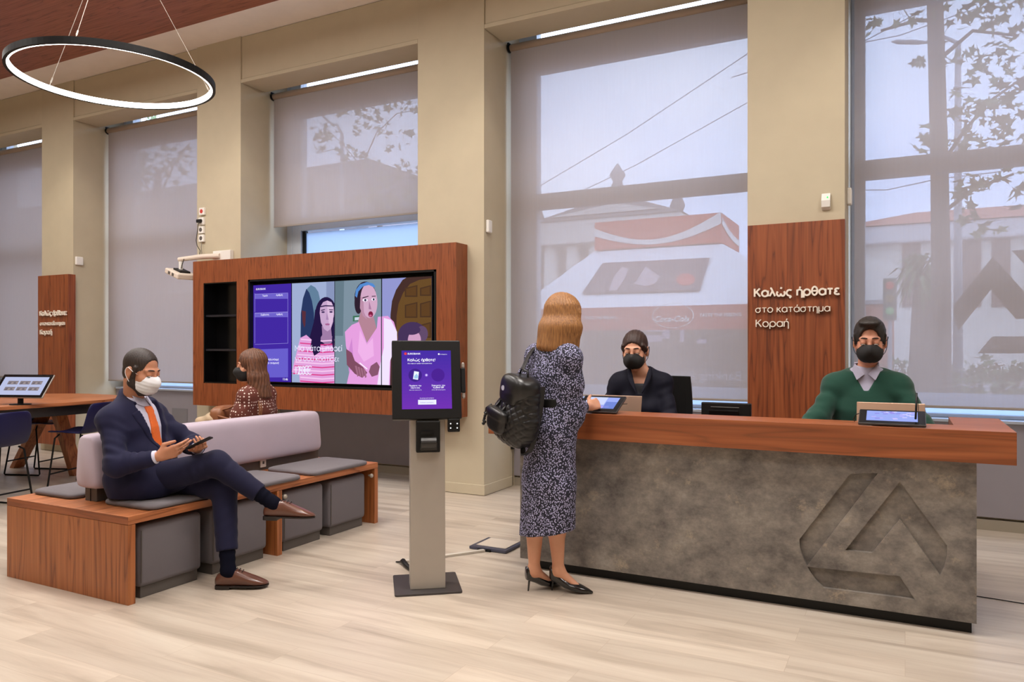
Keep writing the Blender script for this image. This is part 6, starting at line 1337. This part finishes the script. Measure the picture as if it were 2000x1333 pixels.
hb = hair_mat('black_brown_hair', (18, 14, 12), (44, 34, 28), (220, 80, 220))
pos = Vector((-.205, 5.0, 0)); H = Vector((-.185, 4.935, 1.432))
gk = mat('bottle_green_wool', (28, 66, 54), .85, spec=.2, bump=.10, bscale=420, sheen=.2)
t, L, R, neck, fT, rT, shR, shL, inner, V = receptionist('man in green sweater and black mask seated behind the counter', pos, (.02, -1), gk, 'sweater', hb, skin('olive', (190, 132, 106)), H, math.radians(-14), (.03, -1), 1.05, 1.13, False,
    ((Vector((-.455, 4.86, .985)), Vector((-.575, 4.66, .885)), (-.4, -.85, -.1), (0, 0, -1)), (Vector((.085, 4.88, .945)), Vector((-.03, 4.68, .875)), (-.3, -.9, -.05), (0, 0, -1))), 1.245, 1)
sh = mat('lilac_grey_shirt', (164, 160, 180), .75); inner.build('shirt', sh, t)
for s in (-1, 1):
    c0 = neck+fT*.02+Vector((0, 0, .035))
    MB().prism([c0+fT*.055+rT*s*.010-Vector((0, 0, .045)), c0+fT*.012+rT*s*.062+Vector((0, 0, .020)), c0+fT*.038+rT*s*.078-Vector((0, 0, .018)), c0+fT*.075+rT*s*.050-Vector((0, 0, .078))], fT*.005).build('shirt_collar', sh, t, bevel=.0015)
    MB().prism([c0-fT*.055+rT*s*.0+Vector((0, 0, .026)), c0-fT*.02+rT*s*.062+Vector((0, 0, .026)), c0+fT*.012+rT*s*.064+Vector((0, 0, .020)), c0+fT*.012+rT*s*.066-Vector((0, 0, .03)), c0-fT*.03+rT*s*.070-Vector((0, 0, .02)), c0-fT*.06+rT*s*.0-Vector((0, 0, .02))], rT*s*.004).build('shirt_collar', sh, t)
F = Field(H-Vector((.17,)*3), H+Vector((.17,)*3), .004); Rn = np.array(R); s_ = 1.05
F.ell(L(0, -.010, .046), [.083*s_, .104*s_, .093*s_], Rn, .01); F.ell(L(0, .05, .118), [.062, .05, .022], Rn, .02)
for s in (-1, 1): F.cone(L(s*.074, .028, .04), L(s*.073, .018, -.01), .011, .008, .01)
F.ell(L(0, .112, .030), [.064, .070, .074], Rn, .010, 's'); F.ell(L(0, .085, -.06), [.13, .085, .085], Rn, .01, 's'); F.plane(L(0, 0, -.06), -(R @ Vector((0, .4, 1))))
for s in (-1, 1): F.ell(L(s*.095, -.002, -.012), [.020, .026, .034], Rn, .006, 's')
sl, X, Y, Z = F.all(); F.v = F.v+(.0007*np.sin(260*X+4*np.sin(40*Z))).astype(np.float32); F.build('hair', hb, t)
def office_chair(label, x, y, rz, bt):
    t = thing('office_chair', label, 'chair', (x, y, 0), rz, 'office chairs behind the counter')
    MB().box(-.22, .22, -.20, .22, .545, .605).build('seat', blackp, t, world=False, bevel=.02)
    m = MB(); rings = []
    for i in range(9):
        z = .70+(bt-.70)*i/8; hw = .20*(1-.25*abs(i/8-.4)**2); rings.append([Vector((hw*s, -.205-.02*i/8+.05*s*s, z)) for s in np.linspace(-1, 1, 9)]+[Vector((hw*s, -.235-.02*i/8+.05*s*s, z)) for s in np.linspace(1, -1, 9)])
    m.loft(rings).build('backrest', blackp, t, world=False, bevel=.004); MB().tube([(0, -.12, .56), (0, -.25, .58), (0, -.262, .80)], .022, 8).build('back_stem', blackm, t, world=False)
    MB().tube([(0, 0, .09), (0, 0, .55)], .028, 14).build('gas_column', blackm, t, world=False)
    for k in range(5):
        a = 2*PI*k/5+.3; e = Vector((math.cos(a)*.28, math.sin(a)*.28, .065)); MB().tube([(0, 0, .10), e], [.025, .014], 8).build('base_arm', blackm, t, world=False); MB().tube([e+Vector((-.012, 0, -.037)), e+Vector((.012, 0, -.037))], .028, 14).build('castor', blackm, t, world=False)
office_chair('black office chair showing behind the shoulder of seated woman', -1.50, 5.08, math.radians(180+6), 1.19)
office_chair('black office chair under the man in green, hidden by the counter', -.205, 5.10, math.radians(180), 1.02)

# ------------------------------------------------------------------ woman in the polka dot blouse
def polka_woman():
    t = thing('person', 'woman in polka dot blouse with long brown hair sitting behind backrest', 'person', (-4.58, 4.36, .514))
    fT = Vector((-.96, -.28, 0)).normalized(); rT = Vector((fT.y, -fT.x, 0)); sk = skin('fair', (206, 150, 120))
    pel = Vector((-4.60, 4.37, .625)); chest = Vector((-4.555, 4.375, .90)); neck = Vector((-4.545, 4.365, 1.075)); shR, shL = neck+rT*.15-Vector((0, 0, .065)), neck-rT*.15-Vector((0, 0, .065))
    H = Vector((-4.575, 4.335, 1.248)); R = frame((-.78, -.62), math.radians(-10)); sc = 1.0
    elL, wrL = shL+Vector((-.05, -.06, -.26)), shL+Vector((-.25, .03, -.23)); elR, wrR = shR+Vector((-.04, .04, -.27)), shR+Vector((-.28, -.04, -.24))
    B = Field((-5.26, 3.96, 0), (-4.30, 4.72, 1.40), .006); L = head_into(B, H, R, sc, True); B.cone(neck, L(0, -.03, -.06), .048, .045, .03); torso_into(B, pel, chest, neck, shL, shR, fT, -.03, .88)
    limb(B, (shL, elL, wrL), (.038, .032, .024), .02); limb(B, (shR, elR, wrR), (.038, .032, .024), .02); 
    for w_ in (wrL, wrR): hand_into(B, w_, (-.95, -.1, -.05), (0, 0, -1), (0, (1 if w_ is wrR else -1)*.9, .2), (22, 24, 26, 30), .92)
    lg = []
    for s in (-1, 1):
        hip = pel+rT*.085*s-Vector((0, 0, .02)); kn = hip+fT*.42+Vector((0, 0, -.02)); an = Vector((kn.x+.02, kn.y, .10)); lg.append((hip, kn, an)); limb(B, (hip, kn, an), (.06, .045, .03), .02); B.cone(an, an+fT*.12-Vector((0, 0, .06)), .03, .02, .02)
    B.build('body', sk, t); hm = hair_mat('brown_highlighted_hair', (52, 28, 18), (124, 78, 50), (200, 200, 8)); face_bits(t, L, sk, hm, (64, 48, 36), sc); mask_part(t, L, H, R, 'plain', maskb, 1.04)
    F = Field(H-Vector((.24, .24, .34)), H+Vector((.24, .24, .17)), .005); Rn = np.array(R); F.ell(L(0, -.018, .034), [.091, .112, .100], Rn, .01)
    bk = -(R @ Vector((0, 1, 0))); bk.z = 0; bk.normalize(); sd = R @ Vector((1, 0, 0))
    for i in range(11):
        a = -1.35+2.7*i/10; d = bk*math.cos(a)+sd*math.sin(a); F.cone(H+d*.06+Vector((0, 0, .04)), H+d*.09-Vector((0, 0, .09)), .040, .034, .02); F.cone(H+d*.09-Vector((0, 0, .09)), H+d*(.105+.03*max(0, math.cos(a)))-Vector((0, 0, .235)), .036, .022, .025)
    F.ell(L(0, .115, -.02), [.066, .072, .14], Rn, .01, 's'); sl, X, Y, Z = F.all(); u = np.arctan2(Y-H.y, X-H.x); F.v = F.v+(.003*np.sin(30*u+3*np.sin(20*Z))+.0015*np.sin(67*u)).astype(np.float32); F.build('hair', hm, t)
    D = Field((-5.0, 3.95, .50), (-4.28, 4.74, 1.16), .006); torso_into(D, pel, chest, neck, shL, shR, fT, .012, .92, .05); D.cone(neck, neck+Vector((0, 0, .03)), .06, .056, .02)
    limb(D, (shL, shL.lerp(elL, .5), elL, wrL.lerp(elL, .3)), (.064, .074, .070, .040), .035, wr=(.004, 80, .2)); limb(D, (shR, shR.lerp(elR, .5), elR, wrR.lerp(elR, .3)), (.064, .074, .070, .040), .035, wr=(.004, 80, 2)); D.plane((0, 0, .53), (0, 0, -1))
    D.plane(neck+Vector((0, 0, .03)), Vector((-.2, 0, 1))); D.build('blouse', spot_mat('rust_polka_dot_fabric', (96, 44, 32), (232, 218, 206), 44, .25, .35), t, smooth_it=1)
    T_ = Field((-5.20, 3.96, .09), (-4.40, 4.74, .80), .008); 
    for hip, kn, an in lg: limb(T_, (hip, kn, kn.lerp(an, .92)), (.092, .068, .05), .03)
    T_.build('trousers', mat('beige_trousers', (176, 154, 130), .8), t)
    for hip, kn, an in lg: a_ = Vector((an.x, an.y, .003)); shoe_part(t, a_-fT*.06, a_+fT*.2, (0, 0, 1), brownl, solem, .25, laces=False)
    bg_ = thing('handbag', 'tan leather handbag on the lap of the polka dot woman', 'handbag', tuple(pel+fT*.22+Vector((0, -.05, .06))))
    c = pel+fT*.23+rT*-.02+Vector((0, 0, .20)); F = Field(c-Vector((.22,)*3), c+Vector((.22,)*3), .006); Rn = np.array(Matrix((rT, fT, Vector((0, 0, 1)))).transposed()); F.ell(c, (.15, .065, .105), Rn, 0, p=3.5); tanl = mat('tan_bag_leather', (134, 84, 52), .45, bump=.1, bscale=80); F.build('bag_body', tanl, bg_)
    MB().tube([c+fT*.05+rT*-.08+Vector((0, 0, .06)), c+fT*.066+rT*-.08+Vector((0, 0, .06))], .018, 16).build('buckle', mat('dark_brass', (120, 90, 60), .3, .8), bg_)
    for k, o_ in enumerate((.0, .03)): pts = [c-rT*(.10)+Vector((0, 0, .07)), shL+fT*.085+rT*(.03+o_)-Vector((0, 0, .08)), shL+rT*(.045+o_)+Vector((0, 0, .066)), shL-fT*.09+rT*(.04+o_)-Vector((0, 0, .03)), shL-fT*.10+rT*(.02+o_)-Vector((0, 0, .16)), c-fT*.33-rT*.11-Vector((0, 0, .03)), c-fT*.20-rT*.17-Vector((0, 0, .0)), c-rT*.14+Vector((0, 0, .04))][:6+2*(k == 0)]; MB().tube(pts, .008, 8).build('strap', tanl, bg_, smooth=True, sub=1)
    cc = dp(415, 818, 6.02); F = Field(cc-Vector((.24,)*3), cc+Vector((.24,)*3), .007); F.ell(cc-Vector((0, 0, .02)), (.14, .11, .055), None, 0); F.ell(cc+Vector((.07, -.02, .0)), (.08, .09, .05), None, .05); sl, X, Y, Z = F.all(); F.v = F.v+(.006*np.sin(36*(X+Y)+12*Z)).astype(np.float32)
    o = F.build('folded_coat', mat('beige_wool_coat', (178, 156, 128), .85, bump=.1, bscale=200)); recenter(o); tag(o, 'beige folded coat on the lap of the polka dot woman', 'coat')
polka_woman()
